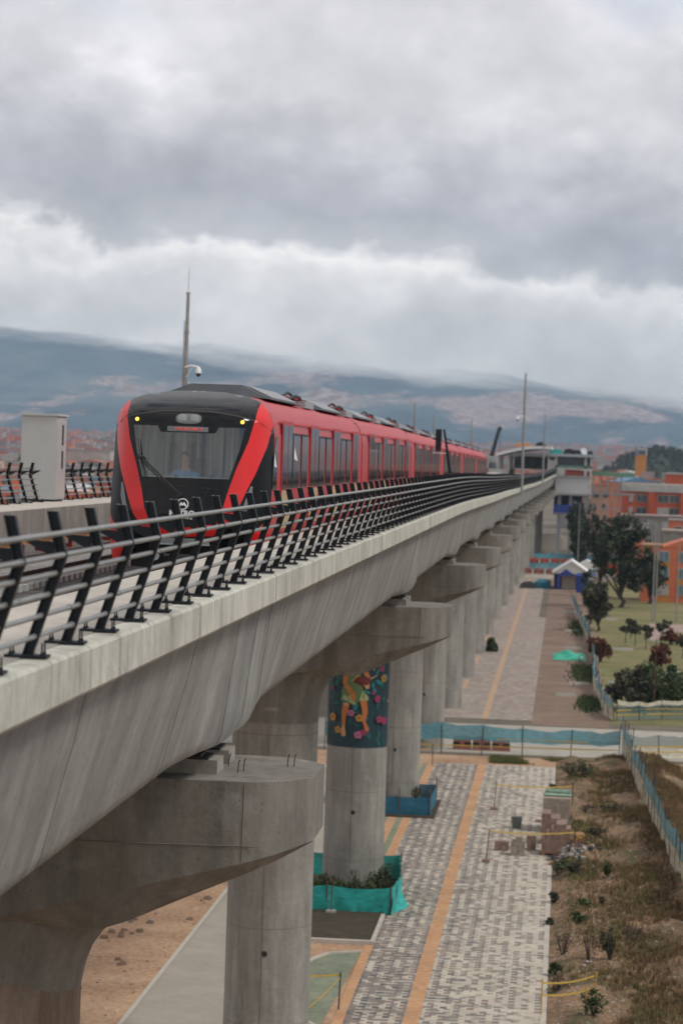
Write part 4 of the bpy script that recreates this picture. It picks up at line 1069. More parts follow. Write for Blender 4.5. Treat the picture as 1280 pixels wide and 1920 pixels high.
# ---------------------------------------------------------------- fences of netting
def net_fence(label, pts, h, mats, seed, per=2.2, group='net fences around the works', lean=.08, split=.55, tape=True, name='net_fence', pr=.032, ptall=.0, post_mat='post'):
    rng = random.Random(seed); t_ = thing(name, label, 'fence', (0, 0, 0), group=group)
    P = []
    for (x0, y0), (x1, y1) in zip(pts[:-1], pts[1:]):
        L = math.hypot(x1-x0, y1-y0); n = max(1, round(L/per))
        for q in range(n): P.append((x0+(x1-x0)*q/n, y0+(y1-y0)*q/n))
    P.append(pts[-1])
    tops = []
    for x, y in P:
        hh = h*rng.uniform(.88, 1.12)+ptall; lx, ly = rng.uniform(-lean, lean), rng.uniform(-lean, lean)*3
        g = MB(); g.path([(x, y, 0), (x+lx, y+ly, hh)], pr, 6); g.build('post', M[post_mat], t_); tops.append((x+lx, y+ly, h*rng.uniform(.86, 1.0)))
    hi, lo = MB(), MB(); rh, rl = [], []
    for i in range(len(P)-1):
        for q in range(5 if i < len(P)-2 else 6):
            u = q/5; x = P[i][0]*(1-u)+P[i+1][0]*u; y = P[i][1]*(1-u)+P[i+1][1]*u
            tx = tops[i][0]*(1-u)+tops[i+1][0]*u; ty = tops[i][1]*(1-u)+tops[i+1][1]*u; tz = (tops[i][2]*(1-u)+tops[i+1][2]*u)-.10*h*4*u*(1-u)*rng.uniform(.4, 1.2)
            w_ = rng.uniform(-.05, .05)
            def pt(v): return (x*(1-v)+tx*v+w_*math.sin(v*6), y*(1-v)+ty*v, tz*v+.02)
            rh.append([pt(split), pt(split+(1-split)*.5), pt(1)]); rl.append([pt(.03), pt(split*.5), pt(split-.005)])
    hi.loft(rh, caps=False, closed=False); hi.build('upper_net', mats[0], t_, smooth='all', recalc=False)
    if mats[1]: lo.loft(rl, caps=False, closed=False); lo.build('lower_net', mats[1], t_, smooth='all', recalc=False)
    if tape:
        for z in (.28, .5):
            g = MB(); r2 = [[(x+.0, y-.04, z*h*rng.uniform(.92, 1.05)), (x, y-.04, z*h*1.0+.06)] for x, y in P]
            g.loft(r2, caps=False, closed=False); g.build('warning_tape', M['tape'], t_, recalc=False)
    return t_
net_fence('blue netting fence on dark posts along the grassy bank at the right', [(3.79, 158.1), (4.1, 146), (4.75, 121), (5.2, 107), (5.6, 92), (5.9, 78)], 2.0, (M['cyan_net'], M['cream_net']), 11, 2.6, lean=.12, pr=.028, ptall=.25).location.z = .35
net_fence('blue net fence with yellow tape across the end of the pavers', [(-13.5, 156.9), (-6.7, 157.2), (-2.0, 157.5), (3.6, 158.0)], 1.9, (M['cyan_far'], None), 12, 2.5, split=.5)
net_fence('pale net fence running right from the road corner below the big bush', [(3.9, 181.5), (7, 184), (12.5, 186)], 1.5, (M['cream_net'], M['green_net']), 13, 2.2, split=.78)
net_fence('grey-green net fence along the near side of the road at the right', [(3.9, 158.3), (8, 160), (14, 161)], 1.5, (M['green_net'], M['cream_net']), 14, 2.4)
net_fence('blue net fence snaking along the park edge beside bare earth', [(3.75, 181.5), (3.05, 187), (2.62, 208), (2.9, 225), (2.75, 240), (2.5, 265), (1.7, 300), (1.25, 322)], 1.75, (M['cyan_net'], M['cream_net']), 15, 3.2, lean=.2, tape=False)
net_fence('nearer of two far blue net fences crossing behind the market tents', [(-10, 432), (-2, 433), (4, 432), (12, 432)], 1.3, (M['cyan_far'], None), 16, 3, tape=False, split=.08)
net_fence('farther of two far blue net fences crossing behind the market tents', [(-10, 474), (-2, 475), (5, 474), (12, 474)], 1.35, (M['cyan_far'], None), 17, 3, tape=False, split=.08)
net_fence('pale blue net fence across the forecourt below the station', [(-9, 560), (-1.2, 560)], 2.6, (M['cyan_far'], None), 18, 3, tape=False, split=.05)
# orange plastic barriers
def barrier(x, y, w, mat, label, group, h=1.0):
    t_ = thing('plastic_barrier', label, 'barrier', (x, y, 0), group=group)
    MB().prism([(-w/2, 0), (w/2, 0), (w/2-.05, h*.9), (w/2-.2, h), (-w/2+.2, h), (-w/2+.05, h*.9)], lambda a, z, k_: (a, k_, z), -.22, .22).build('body', mat, t_)
    g = MB()
    for q in (-.3, .3): g.box(q*w-.2, q*w+.2, -.235, -.221, h*.35, h*.6)
    g.build('recess', M['dark'], t_)
redp = plain('red_plastic', (.42, .06, .03), .5, var=.2); redd = plain('faded_red_plastic', (.30, .12, .09), .7, var=.3)
for q in range(6): barrier(-6.6+q*1.75, 452, 1.6, redp, 'red-orange plastic barrier standing between the two far blue fences', 'red barriers between the far fences', 1.2)
for q in range(4): barrier(-7.5+q*1.9, 416, 1.7, redd, 'faded reddish barrier lying before the nearer far blue fence', 'faded barriers', .9)
barrier(7.2, 428, 3.6, redp, 'large red-orange plastic barrier right of the market tents by the dark trees', None, 1.6)
for q in range(3): barrier(-5.6+q*1.15, 160.2, 1.1, redd, 'faded red barrier behind the blue net fence at the end of the pavers', 'barriers behind the crossing fence', .8)
for q in range(5): struct(MB().box(-9, -4.9+q*.1, 403+q*.0, 403.3, 0, .02), 'kerb_line', M['kerb']) if q == 0 else None

# tape on posts round the brick pile, and at the lower edge
def taped(label, posts, tapes, hgt, mat='post_br', base=True):
    t_ = thing('tape_barrier', label, 'barrier tape', (0, 0, 0), group='yellow tape barriers')
    for x, y, lx in posts:
        MB().path([(x, y, 0), (x+lx, y, hgt)], .028, 6).build('post', M[mat], t_)
        if base: MB().box(x-.17, x+.17, y-.14, y+.14, .04, .17).build('base_block', M['brick'], t_)
    for pts in tapes:
        g = MB(); r = []
        for i in range(len(pts)-1):
            a, b_ = Vector(pts[i]), Vector(pts[i+1])
            for q in range(7 if i == len(pts)-2 else 6):
                u = q/6; p = a.lerp(b_, u); p.z -= .10*4*u*(1-u); r.append([(p.x, p.y, p.z), (p.x+.01, p.y+.02, p.z+.06)])
        g.loft(r, caps=False, closed=False); g.build('warning_tape', M['tape'], t_, recalc=False)
taped('yellow tape on posts strung round the stacked bricks', [(-2.86, 115.4, .12), (-2.98, 132.8, .1), (.95, 116.5, -.05), (.85, 134, 0)],
      [[(-2.72, 115.4, 1.35), (.9, 116.5, 1.3)], [(-2.8, 115.4, 1.3), (-2.9, 132.8, 1.2)], [(-2.9, 132.8, 1.25), (.85, 134, 1.2)], [(.92, 116.5, 1.3), (1.25, 119.5, .7)], [(.92, 116.5, .9), (1.5, 121, 1.6)]], 1.45)
taped('yellow tape between stakes at the lower edge of the bank', [(-.2, 84, 0), (1.45, 85.6, .05), (1.15, 83.4, 0)],
      [[(-.2, 84, 1.0), (1.45, 85.6, 1.0)], [(-.2, 84, .62), (1.45, 85.6, .62)], [(1.45, 85.6, 1.0), (1.15, 83.4, .3)], [(1.45, 85.6, .62), (1.3, 83.2, .1)]], 1.15, 'tape', False)
taped('yellow tape tied to a dark post on the green pavers', [(-6.45, 83.2, .03)], [[(-6.42, 83.2, 1.1), (-8.7, 83.4, 1.08)], [(-6.42, 83.2, 1.02), (-7.6, 80.0, .3)]], 1.2, 'post', False)
taped('short yellow tape on a post beside the fifth column', [(-6.9, 150.8, 0)], [[(-6.9, 150.8, 1.0), (-8.3, 150.9, 1.0)]], 1.3, 'post', False)

# stacked bricks on pallets
def bricks(label, x, y, w, d, h, mat, seed, pallet=True, steps=None, group=None):
    rng = random.Random(seed); t_ = thing('brick_stack', label, 'brick stack', (x, y, .04), group=group)
    if pallet:
        g = MB()
        for q in range(4): g.box(-w/2, w/2, -d/2+q*d/3.4, -d/2+q*d/3.4+.1, .10, .13)
        for q in (-1, 0, 1): g.box(q*w*.42-.05, q*w*.42+.05, -d/2, d/2, 0, .10)
        g.build('pallet', M['wood'], t_)
    g = MB(); bx, bz = .105, .21; n = max(2, int(w/bx)); z0 = .13 if pallet else 0
    for i in range(n):
        hh = h*(1 if steps is None else steps[min(len(steps)-1, int(i/n*len(steps)))])
        for k_ in range(max(1, int(hh/bz))):
            for j in range(max(1, int(d/.25))):
                o_ = rng.uniform(-.008, .008); zt = z0+k_*bz
                g.box(-w/2+i*bx+.004+o_, -w/2+(i+1)*bx-.004+o_, -d/2+j*.25+.004, -d/2+(j+1)*.25-.004, zt+.002, zt+bz-.004)
    g.build('bricks', mat, t_)
bricks('farthest and tallest pallet of tan bricks under a green sheet', .12, 126.5, 1.35, 2.0, 1.5, M['brick2'], 1)
bricks('middle pallet of reddish bricks with a stepped top', .05, 122.4, 1.25, 1.6, 1.3, M['brick'], 2, True, (1, 1, .85, .85, .7, .7))
bricks('nearest stepped stack of red bricks on a wooden pallet', .15, 118.9, 1.35, 1.6, 1.35, M['brick'], 3, True, (.5, .7, .9, 1, 1, .9))
bricks('low brick stack left on the pavers beside the tape', -2.25, 119.2, .68, .5, .45, M['brick'], 4, False)
bricks('small taller stack of tan pavers on the paving', -1.5, 118.0, .72, .8, .85, M['brick2'], 5, False, (.8, 1, 1, .9))
bricks('small red brick stack touching the tan stack on the paving', -.98, 119.9, .42, .7, .7, M['brick'], 6, False)
g = MB(); g.path([(-.45, 127.2, 1.78), (.72, 127.0, 1.76)], .12, 8); g.box(-.5, .75, 126.2, 127.4, 1.675, 1.70); tag(g.build('rolled_sheet', plain('pale_green_sheet', (.22, .32, .24), .7, var=.3)), 'rolled pale green sheet lying on top of the tan bricks', 'sheet')
g = MB(); g.box(.84, 1.35, 120.6, 121.6, .06, .62); g.box(.86, 1.33, 120.62, 121.58, .62, .66); tag(g.build('wooden_crate', M['wood']), 'orange-brown wooden crate beside the red brick stacks', 'crate')
t_ = thing('bucket', 'dark grey-green bucket standing on the pavers', 'bucket', (-1.75, 126.5, .04)); MB().path([(0, 0, 0), (0, 0, .55)], [.2, .27], 14).build('body', plain('bucket_grey', (.10, .12, .11), .6), t_); MB().path([(-.27, 0, .55), (0, -.1, .35), (.27, 0, .55)], .012, 5).build('handle', M['post'], t_)
tag(MB().box(-.9, -.62, 129, 129.3, .04, .14).build('brick', M['brick']), 'lone brick lying on the pavers', 'brick')
# rubble
rng = random.Random(77)
g = MB()
for _ in range(170):
    x, y = .75+rng.gauss(0, .35), 117.3+rng.gauss(0, .9); r = rng.uniform(.03, .11)
    g.obox((x, y, bh(x, y)+.04+r*.5), (r, r*rng.uniform(.6, 1.2), r*.7), rng.uniform(0, 3), rng.choice((0, 1, 2)), rng.uniform(-.5, .5))
tag(g.build('rubble', [M['conc_lt'], M['brick'], M['post']]), 'heap of broken grey rubble in front of the nearest brick stack', 'rubble', kind='stuff')
g = MB()
def stone(x, y, z, r, mi):
    k_ = 5; a0 = rng.uniform(0, 6)
    r0 = [(x+r*rng.uniform(.7, 1.2)*math.cos(a0+q*1.257), y+r*rng.uniform(.7, 1.2)*math.sin(a0+q*1.257), z-.01) for q in range(k_)]
    r1 = [((a-x)*.6+x+r*.1, (b_-y)*.6+y, z+r*rng.uniform(.4, .8)) for a, b_, c in r0]
    g.loft([r0, r1], mi)
for _ in range(2600):
    x, y = rng.uniform(.1, 5), rng.uniform(76, 150); stone(x, y, bh(x, y), rng.uniform(.012, .055)*rng.uniform(.6, 1.3), rng.choice((0, 0, 1, 2)))
for _ in range(2600):
    x, y = rng.uniform(-24, -12.8), rng.uniform(70, 130); stone(x, y, .008, rng.uniform(.012, .05)*rng.uniform(.5, 1.4), rng.choice((0, 1, 2)))
for _ in range(90):
    x, y = rng.gauss(-13.8, .9)-rng.random()*5, rng.uniform(76, 112); stone(x, y, .008, rng.uniform(.06, .2), 2)
tag(g.build('loose_stones', [M['conc_lt'], plain('tan_stone', (.34, .27, .2), .9), plain('brown_stone', (.18, .12, .08), .9)]), 'loose pale stones scattered over the bare earth', 'stones', kind='stuff')
# tape of litter on the bank
for i, (x, y, c, l) in enumerate([(1.9, 97.5, 'white', 'white scrap of plastic lying in the dry grass'), (1.15, 92, 'white', 'grey-white rag on the bank near the dry weeds'), (3.2, 138, 'cyan_far', 'pale blue scrap of sheet lying past the net fence')]):
    g = MB(); g.loft([[(x+q*.07, y+.05*math.sin(q*2), bh(x, y)+.06+.05*math.sin(q*3)), (x+q*.07, y+.22, bh(x, y)+.03)] for q in range(5)], caps=False, closed=False); tag(g.build('litter', M[c]), l, 'litter')
g = MB(); rng2 = random.Random(6)
g.loft([[(-1.0+2.9*u, 240+8*v-4, .04+.42*math.sin(math.pi*u)**.6*math.sin(math.pi*v)**.6*(1+.45*math.sin(u*11+v*5))) for v in [q/9 for q in range(10)]] for u in [q/14 for q in range(15)]], caps=False, closed=False)
for i_, v in enumerate(g.v): g.v[i_] = (v[0]+.35, v[1], v[2])
tag(g.build('tarpaulin', M['teal'] if False else plain('green_tarp', (.03, .40, .26), .6, var=.25, vscale=1.5), smooth='all'), 'crumpled bright green tarpaulin heaped on the bare earth', 'tarpaulin')
g = MB(); g.loft([[(1.6+.5*u, 237.2+2*v, .04+.2*math.sin(3*v)*math.sin(3*u)) for v in (0, .3, .6, 1)] for u in (0, .3, .6, 1)], caps=False, closed=False); tag(g.build('plastic_sheet', M['white'], smooth='all'), 'white plastic sheet edge beside the green tarpaulin', 'sheet')
# concrete wheel stops
for i, (x, y, l) in enumerate([(1.55, 210.7, 'nearest pale concrete wheel stop on the bare earth'), (4.6, 212.8, 'concrete wheel stop on the grass just past the net fence'), (1.25, 251, 'second concrete wheel stop beyond the green tarpaulin'), (1.15, 277, 'third concrete wheel stop up the bare earth strip'),
                               (5.6, 252, 'long concrete kerb piece on the lawn by the rust red shrubs'), (5.4, 300, 'short far concrete kerb piece on the lawn'), (1.0, 312, 'farthest concrete wheel stop near the tents'), (.55, 200, 'dark worn wheel stop half sunk beside the paving')]):
    w = 2.2 if 'long' in l else 1.55
    g = MB(); g.prism([(-.14, 0), (.14, 0), (.09, .2), (-.09, .2)], lambda a, z, k_: (k_, a, z), -w/2, w/2)
    o_ = g.build('wheel_stop', M['conc_lt']); o_.location = (x, y, .01); tag(o_, l, 'wheel stop', 'concrete wheel stops')

# ---------------------------------------------------------------- weeds and grass
wd = [(.25, 112.2, .75, 1.1, 'leaf_md', 'leafy dark green weed in front of the rubble heap'), (.9, 110.6, .6, .7, 'leaf_ol', 'yellow-green weed next to the leafy one by the rubble'), (1.9, 124, .35, .9, 'leaf_ol', 'low grey-green weed right of the wooden crate'),
      (2.25, 110.8, .75, .35, 'leaf_md', 'small upright conifer-like seedling on bare earth'), (1.2, 103.1, .35, .9, 'leaf_md', 'flat rosette of green weed on the bare earth'), (1.0, 99.6, .45, .75, 'leaf_md', 'round green weed above the dry twiggy plants'),
      (.45, 93.8, .95, 1.0, 'leaf_br', 'dark dry twiggy weed by the paving edge'), (1.35, 92.6, 1.1, 1.0, 'leaf_br', 'brown dry twiggy weed, middle of the row at the bottom right'), (2.05, 92.8, 1.15, .8, 'leaf_ol', 'grey-green spiky weed right of the dry twiggy ones'),
      (.75, 147, .9, 1.6, 'leaf_ol', 'bushy grey-green weed at the far end of the paving'), (1.5, 146, 1.0, 1.2, 'leaf_dk', 'dark weed joined to the grey-green one at the far end'), (2.7, 131.5, .45, 1.6, 'leaf_ol', 'low spreading olive weed in the dry grass slope'),
      (1.5, 131.5, .5, 1.1, 'leaf_br', 'rusty brown clump of weed behind the bricks'), (.3, 87.6, .6, .8, 'leaf_br', 'dry brown tuft by the paving edge near the bottom'), (1.4, 82.6, .9, .9, 'leaf_md', 'dark green weed at the bottom beside the yellow tape'),
      (-.05, 100.5, .3, .5, 'leaf_ol', 'yellowish weed sprawling over the paving edge'), (.1, 105.5, .5, .5, 'leaf_ol', 'thin olive weed growing along the kerb'), (2.9, 96.5, .6, 1.0, 'leaf_br', 'reddish dry weed patch at the right of the bank'), (.2, 90.5, .5, .5, 'leaf_md', 'small green weed at the kerb below the twiggy weeds'),
      (-.1, 141, .5, .6, 'leaf_dk', 'dark weed against the kerb at the far end'), (1.9, 103.9, .4, .35, 'leaf_br', 'thin dry stalk on bare earth')]
for i, (x, y, h, w, m_, l) in enumerate(wd):
    bush(l, x, y, h, w, M[m_], 300+i, 420 if m_ != 'leaf_br' else 260, .055 if m_ != 'leaf_br' else .035, name='weed', cat='weed', z=bh(x, y)-.02, group='weeds on the bank')
def tufts(name, n, xf, yf, hfun, mat, label, seed, h0=.12, h1=.35, dens=None):
    rng = random.Random(seed); g = MB()
    from mathutils import noise as mn
    for _ in range(n):
        x, y = xf(rng), yf(rng)
        v = mn.noise(Vector((x*.45, y*.16, 3)))
        if dens and v < dens+rng.uniform(-.12, .12): continue
        z = hfun(x, y); hh = rng.uniform(h0, h1)
        for q in range(5):
            a = rng.uniform(0, 6.3); w_ = .012; l_ = hh*rng.uniform(.2, .7)
            bx, by = x+rng.uniform(-.07, .07), y+rng.uniform(-.07, .07)
            g.add([(bx-w_*math.sin(a), by+w_*math.cos(a), z-.02), (bx+w_*math.sin(a), by-w_*math.cos(a), z-.02), (bx+l_*math.cos(a), by+l_*math.sin(a), z+hh)], [(0, 1, 2)])
    tag(g.build(name, mat, recalc=False), label, 'grass', kind='stuff')
tufts('dry_grass', 26000, lambda r: r.betavariate(2.2, 1.1)*7.0, lambda r: r.uniform(76, 156), lambda x, y: bh(x, y), M['grass_dry'], 'rust-brown dry grass over the bank beside the paving', 1, .06, .24, dens=-.15)
tufts('green_grass', 16000, lambda r: .6+r.random()*6.2, lambda r: r.uniform(78, 156), lambda x, y: bh(x, y), M['grass_gr'], 'greenish grass patches on the bank', 2, .08, .22, dens=.02)
tufts('lawn_grass', 7000, lambda r: 5+r.random()*7, lambda r: r.uniform(88, 156), lambda x, y: .02, M['grass_dry'], 'dry grass beyond the net fence', 3, .08, .22, dens=-.2)
tufts('verge_grass', 5000, lambda r: -3.8+r.random()*7, lambda r: 153.5+r.random()*3.2, lambda x, y: .02, M['grass_gr'], 'green-brown verge grass before the crossing fence', 4, .08, .25, dens=-.05)
for i, (x, y, w, d, l) in enumerate([(2.2, 193, 1.3, 9, 'green grass clump inside the park fence, nearest one'), (1.9, 222, 1.6, 15, 'green grass clump behind the fence bend, middle one'), (1.9, 283, 1.7, 22, 'green grass clump near the tents, farthest one')]):
    rng = random.Random(i); g = MB()
    for _ in range(900):
        px_, py_ = x+rng.gauss(0, w*.3), y+rng.gauss(0, d*.28); a = rng.uniform(0, 6.3)
        g.add([(px_-.05, py_, 0), (px_+.05, py_, 0), (px_+.15*math.cos(a), py_+.15*math.sin(a), rng.uniform(.15, .5))], [(0, 1, 2)])
    tag(g.build('grass_clump', M['leaf_md'], recalc=False), l, 'grass', kind='stuff')

# ---------------------------------------------------------------- park trees, shrubs, poles
for i in range(3):
    bush('large rounded dark green bush above the pale net fence, %s lobe' % ('left', 'middle', 'right')[i], (5.2, 6.7, 8.3)[i], (190, 191, 193)[i], (3.3, 3.7, 3.6)[i], (3.4, 4.0, 3.8)[i], (M['leaf_ol'], M['leaf_md'], M['leaf_md'])[i], 400+i, 6500, .12, z=-.3, stems=False, deep=4, group='big bushes by the road corner')
tree('tree', 'large dark spreading tree in front of the apartment blocks', 'tree', 7.0, 326, 11.2, 7.6, M['leaf_dk'], 21, 6500, .24, .12, .35)
tree('tree', 'dark tree right of the largest one, close to the orange house', 'tree', 10.8, 338, 6.4, 4.6, M['leaf_dk'], 22, 2600, .22, .15, .3)
tree('tree', 'dark bushy tree at the left foot of the largest tree', 'tree', 3.9, 300, 5.4, 3.6, M['leaf_dk'], 23, 2400, .2, .1, .25)
tree('tree', 'reddish-green round tree beside the park fence', 'tree', 3.75, 279, 4.9, 3.3, M['leaf_ol'], 24, 5200, .2, .12, .2)
tree('tree', 'tall dark tree with its crown left of the big one', 'tree', 4.9, 352, 10.5, 3.6, M['leaf_dk'], 25, 3000, .26, .15, .3)
bush('rust red shrub against the park fence', 3.5, 236, 2.3, 2.1, M['leaf_rd'], 31, 2200, .12, group='rust red shrubs')
bush('rust red shrub at the right of the lawn above a white bag', 8.6, 233, 2.3, 2.5, M['leaf_rd'], 32, 2200, .12, group='rust red shrubs')
bush('low rust red shrub at the right edge of the lawn', 10.6, 262, 1.6, 2.2, M['leaf_rd'], 33, 1500, .11, group='rust red shrubs')
for i, (x, y, h, w) in enumerate([(6.2, 262, 2.4, 1.2), (7.0, 258, 2.6, 1.5), (7.9, 254, 2.5, 1.4), (9.4, 256, 3.0, 1.7), (10.9, 244, 2.4, 1.3), (6.9, 270, 2.2, 1.2)]):
    tree('young_tree', 'slim young %s tree on the lawn, %s' % (('olive', 'bare', 'dark')[i % 3], ('leftmost of the group', 'second in the group', 'third in the group', 'beside the pink path', 'rightmost of the group', 'behind the leftmost')[i]), 'tree', x, y, h, w, M['leaf_ol'], 40+i, 900, .11, .42, .05, group='young trees on the lawn')
tag(MB().obox((9.3, 224, .35), (.35, .3, .32), .4).obox((9.0, 223.6, .2), (.3, .25, .18), 1.1).build('white_bag', M['white']), 'white bag lying under the rust red shrub', 'bag')
for i in range(7):
    tree('tree', 'dark slender tree in the row below the station, %s from the near end' % ('first', 'second', 'third', 'fourth', 'fifth', 'sixth', 'seventh')[i], 'tree', 2.3+(i % 2)*1.1, 428+i*14, 9.5+(i*37 % 3), 3.6, M['leaf_dk'], 60+i, 1500, .26, .1, .2, group='tree row below the station')
tree('tree', 'brown-leaved tree in front of the footbridge piers', 'tree', 8.2, 470, 9, 5, M['leaf_ol'], 71, 1800, .25, .15, .25)
for i, (x, y, h, l) in enumerate([(9.96, 300, 11, 'pale lamp pole, left of a close pair before the orange house'), (10.35, 302, 10.6, 'pale lamp pole, right of a close pair before the orange house'), (12.6, 300, 9.5, 'grey lamp pole in front of the orange house'), (6.6, 189.2, 5.2, 'thin rusty pole standing in front of the big bush'), (13.1, 250, 7, 'grey pole at the right picture edge'), (2.2, 425, 11, 'thin white pole standing above the tents')]):
    t_ = thing('lamp_post', l, 'pole', (x, y, 0), group='poles in the park'); MB().path([(0, 0, 0), (.05, 0, h)], [.09, .055] if i != 3 else [.045, .03], 8).build('pole', M['galv'] if i != 3 else M['post_br'], t_)
    g = MB(); g.path([(.05, 0, h-.1), (-.6, 0, h+.15)] if i != 3 else [(-.5, 0, h-.1), (.2, 0, h-.3)], .03, 5); t2 = g.build('arm', M['galv'], t_)
    if i != 3: MB().box(-.95, -.55, -.12, .12, h+.08, h+.2).build('lamp_head', M['galv'], t2)
# tents
t_ = thing('market_tent', 'white gabled market tent with a blue triangular front', 'tent', (1.15, 372, 0))
MB().prism([(-2.6, 2.3), (0, 4.0), (2.6, 2.3), (2.6, 2.15), (0, 3.85), (-2.6, 2.15)], lambda a, z, k_: (a, k_, z), -4.6, 5).build('roof', M['white'], t_)
MB().box(-2.4, -2.3, -2.3, 4.8, 0, 2.2).box(2.3, 2.4, -2.3, 4.8, 0, 2.2).box(-2.3, 2.3, 4.7, 4.8, 0, 2.2).build('side_wall', plain('cream_canvas', (.5, .47, .42), .8, var=.1), t_)
blue = plain('blue_canvas', (.02, .05, .25), .7, var=.2)
MB().prism([(-2.5, 2.2), (0, 3.84), (2.5, 2.2)], lambda a, z, k_: (a, k_, z), -4.5, -4.45).build('gable_cloth', plain('canvas_white', (.60, .58, .54), .8), t_)
MB().prism([(-1.9, 1.9), (-.75, 2.85), (.6, 1.9)], lambda a, z, k_: (a, k_, z), -4.62, -4.56).box(-1.95, -1.5, -4.6, -4.55, 0, 2.1).build('front_panel', blue, t_)
MB().box(-1.3, .6, -2.45, -2.4, 0, 2.2).build('front_curtain', plain('tan_curtain', (.42, .36, .32), .8), t_)
t_ = thing('market_tent', 'smaller blue awning stall right of the white tent', 'tent', (3.0, 362, 0))
g = MB(); g.add([(-1.1, 0, 2.6), (1.3, 0, 2.6), (1.3, -1.2, 2.3), (-1.3, -1.2, 2.3)], [(0, 1, 2, 3)]); g.box(-1.2, .4, -1.3, -1.25, 0, 2.25); g.build('awning', blue, t_)
MB().box(-1.1, -1.04, -.1, 0, 0, 2.6).box(1.2, 1.26, -.1, 0, 0, 2.6).build('pole', M['galv'], t_)
t_ = thing('market_tent', 'second pale tent roof just behind the white tent', 'tent', (3.4, 386, 0)); MB().prism([(-2.2, 2.3), (0, 3.6), (2.2, 2.3)], lambda a, z, k_: (a, k_, z), -2, 2).build('roof', M['white'], t_); MB().box(-2, -1.9, -1.8, 1.8, 0, 2.3).box(1.9, 2, -1.8, 1.8, 0, 2.3).build('side_wall', M['white'], t_)
t_ = thing('covered_pile', 'teal covered pile beside the white tent', 'pile', (-2.7, 370, 0)); g = MB(); g.loft([[(-1.2, -1, 0), (1.2, -1, 0), (1.2, 1, 0), (-1.2, 1, 0)], [(-1.1, -.8, .9), (1, -.9, .8), (1.1, .8, 1), (-1, .9, .9)], [(-.5, -.3, 1.25), (.6, -.4, 1.1), (.5, .4, 1.2), (-.4, .3, 1.3)]]); g.build('cover', plain('teal_cover', (.01, .13, .19), .7), t_, smooth=True)
t_ = thing('covered_pile', 'low black covered pile left of the teal one', 'pile', (-4.7, 368, 0)); g = MB(); g.loft([[(-1.2, -1, 0), (1, -1, 0), (1.2, 1, 0), (-1.2, 1, 0)], [(-.9, -.7, .6), (.8, -.8, .75), (1, .8, .7), (-1, .9, .6)], [(-.4, -.3, .95), (.4, -.3, 1.0), (.4, .4, 1.0), (-.4, .3, .9)]]); g.build('cover', M['rubber'], t_, smooth=True)

# ---------------------------------------------------------------- buildings at the right
apt = plain('orange_brick', (.44, .085, .035), .85, var=.12, vscale=.8); apt2 = plain('salmon_wall', (.54, .15, .07), .85, var=.12, vscale=.6)
yel = plain('ochre_panel', (.48, .20, .04), .8); greyw = plain('grey_block_wall', (.22, .20, .18), .9, var=.2, vscale=.5); pglass = plain('house_glass', (.05, .06, .065), .15, var=.4, vscale=1)
bglass = plain('bluish_glass', (.12, .18, .21), .15, var=.3, vscale=2); curtain = plain('curtained_glass', (.36, .34, .33), .4, var=.2, vscale=2)
def win(parent, x, y, z, w, h, gm, frame=True):
    f = MB().box(x-w/2-.08, x+w/2+.08, y-.06, y, z-.08, z+h+.08).build('window', M['conc_lt'], parent)
    g = MB(); g.box(x-w/2, x-.03, y-.075, y-.06, z, z+h); g.box(x+.03, x+w/2, y-.075, y-.06, z, z+h); g.build('pane', gm, f)
t_ = thing('apartment_block', 'four storey orange brick apartment block with a white parapet', 'building', (10.55, 520, 0))
MB().box(0, 24, 0, 14, 0, 12.2).build('wall', apt, t_)
MB().box(-.2, 24.2, -.3, 14.2, 12.2, 13.7).build('parapet', M['conc_lt'], t_)
MB().box(0.0, 1.2, -.5, -.01, 0, 12.1).box(5.1, 6.3, -.7, -.01, 0, 12.1).box(11.2, 12.4, -.7, -.01, 0, 12.1).build('pilaster', apt, t_)
rng = random.Random(8)
for fl in range(5):
    for x, w in ((1.9, .7), (3.9, 1.9), (8.0, 2.0), (10.1, 1.7), (14, 2), (16.6, 1.7), (19.4, 2)):
        win(t_, x, 0, .6+fl*2.42, w, 1.3, rng.choice((pglass, curtain, curtain, pglass)))
g = MB(); g.box(13, 15, 3, 6, 13.7, 15.6); g.build('roof_hut', M['conc_lt'], t_)
t_ = thing('orange_house', 'three storey orange house with yellow panels and a low gable', 'house', (9.9, 343, 0))
MB().box(0, 8, 0, 9, 0, 7.0).build('wall', apt2, t_)
MB().prism([(2.4, 7.0), (5.2, 8.0), (8.2, 7.0)], lambda a, z, k_: (a, k_, z), -.05, 9).build('gable', apt2, t_)
MB().box(-.15, 2.5, -.15, 9.1, 7.0, 7.25).build('roof_edge', M['wood'], t_)
MB().box(1.95, 3.45, -.12, -.01, 0.05, 6.4).build('bay_panel', yel, t_)
for z in (1.0, 3.1, 5.2): win(t_, 2.7, -.12, z, 1.2, 1.25, bglass if z > 2 else curtain); win(t_, 1.2, 0, z+.1, .45, .9, pglass); win(t_, 5.2, 0, z, 1.3, 1.2, bglass)
MB().box(4.3, 8, -.08, -.01, 2.3, 2.9).build('band_panel', yel, t_)
specs = [(9.5, 455, 16, 8, 8.7, greyw, 'long grey block-built house behind the orange house', 3), (14.5, 400, 12, 8, 7.6, greyw, 'grey house with small windows just behind the orange house', 2), (16.5, 430, 7, 6, 8.6, apt2, 'pink house with a white terrace between the grey ones', 3),
         (9.2, 437, 3.5, 6, 6.6, apt2, 'small pink house left of the grey ones', 2), (22, 600, 15, 10, 15.4, apt, 'distant orange block behind the white parapet', 4)]
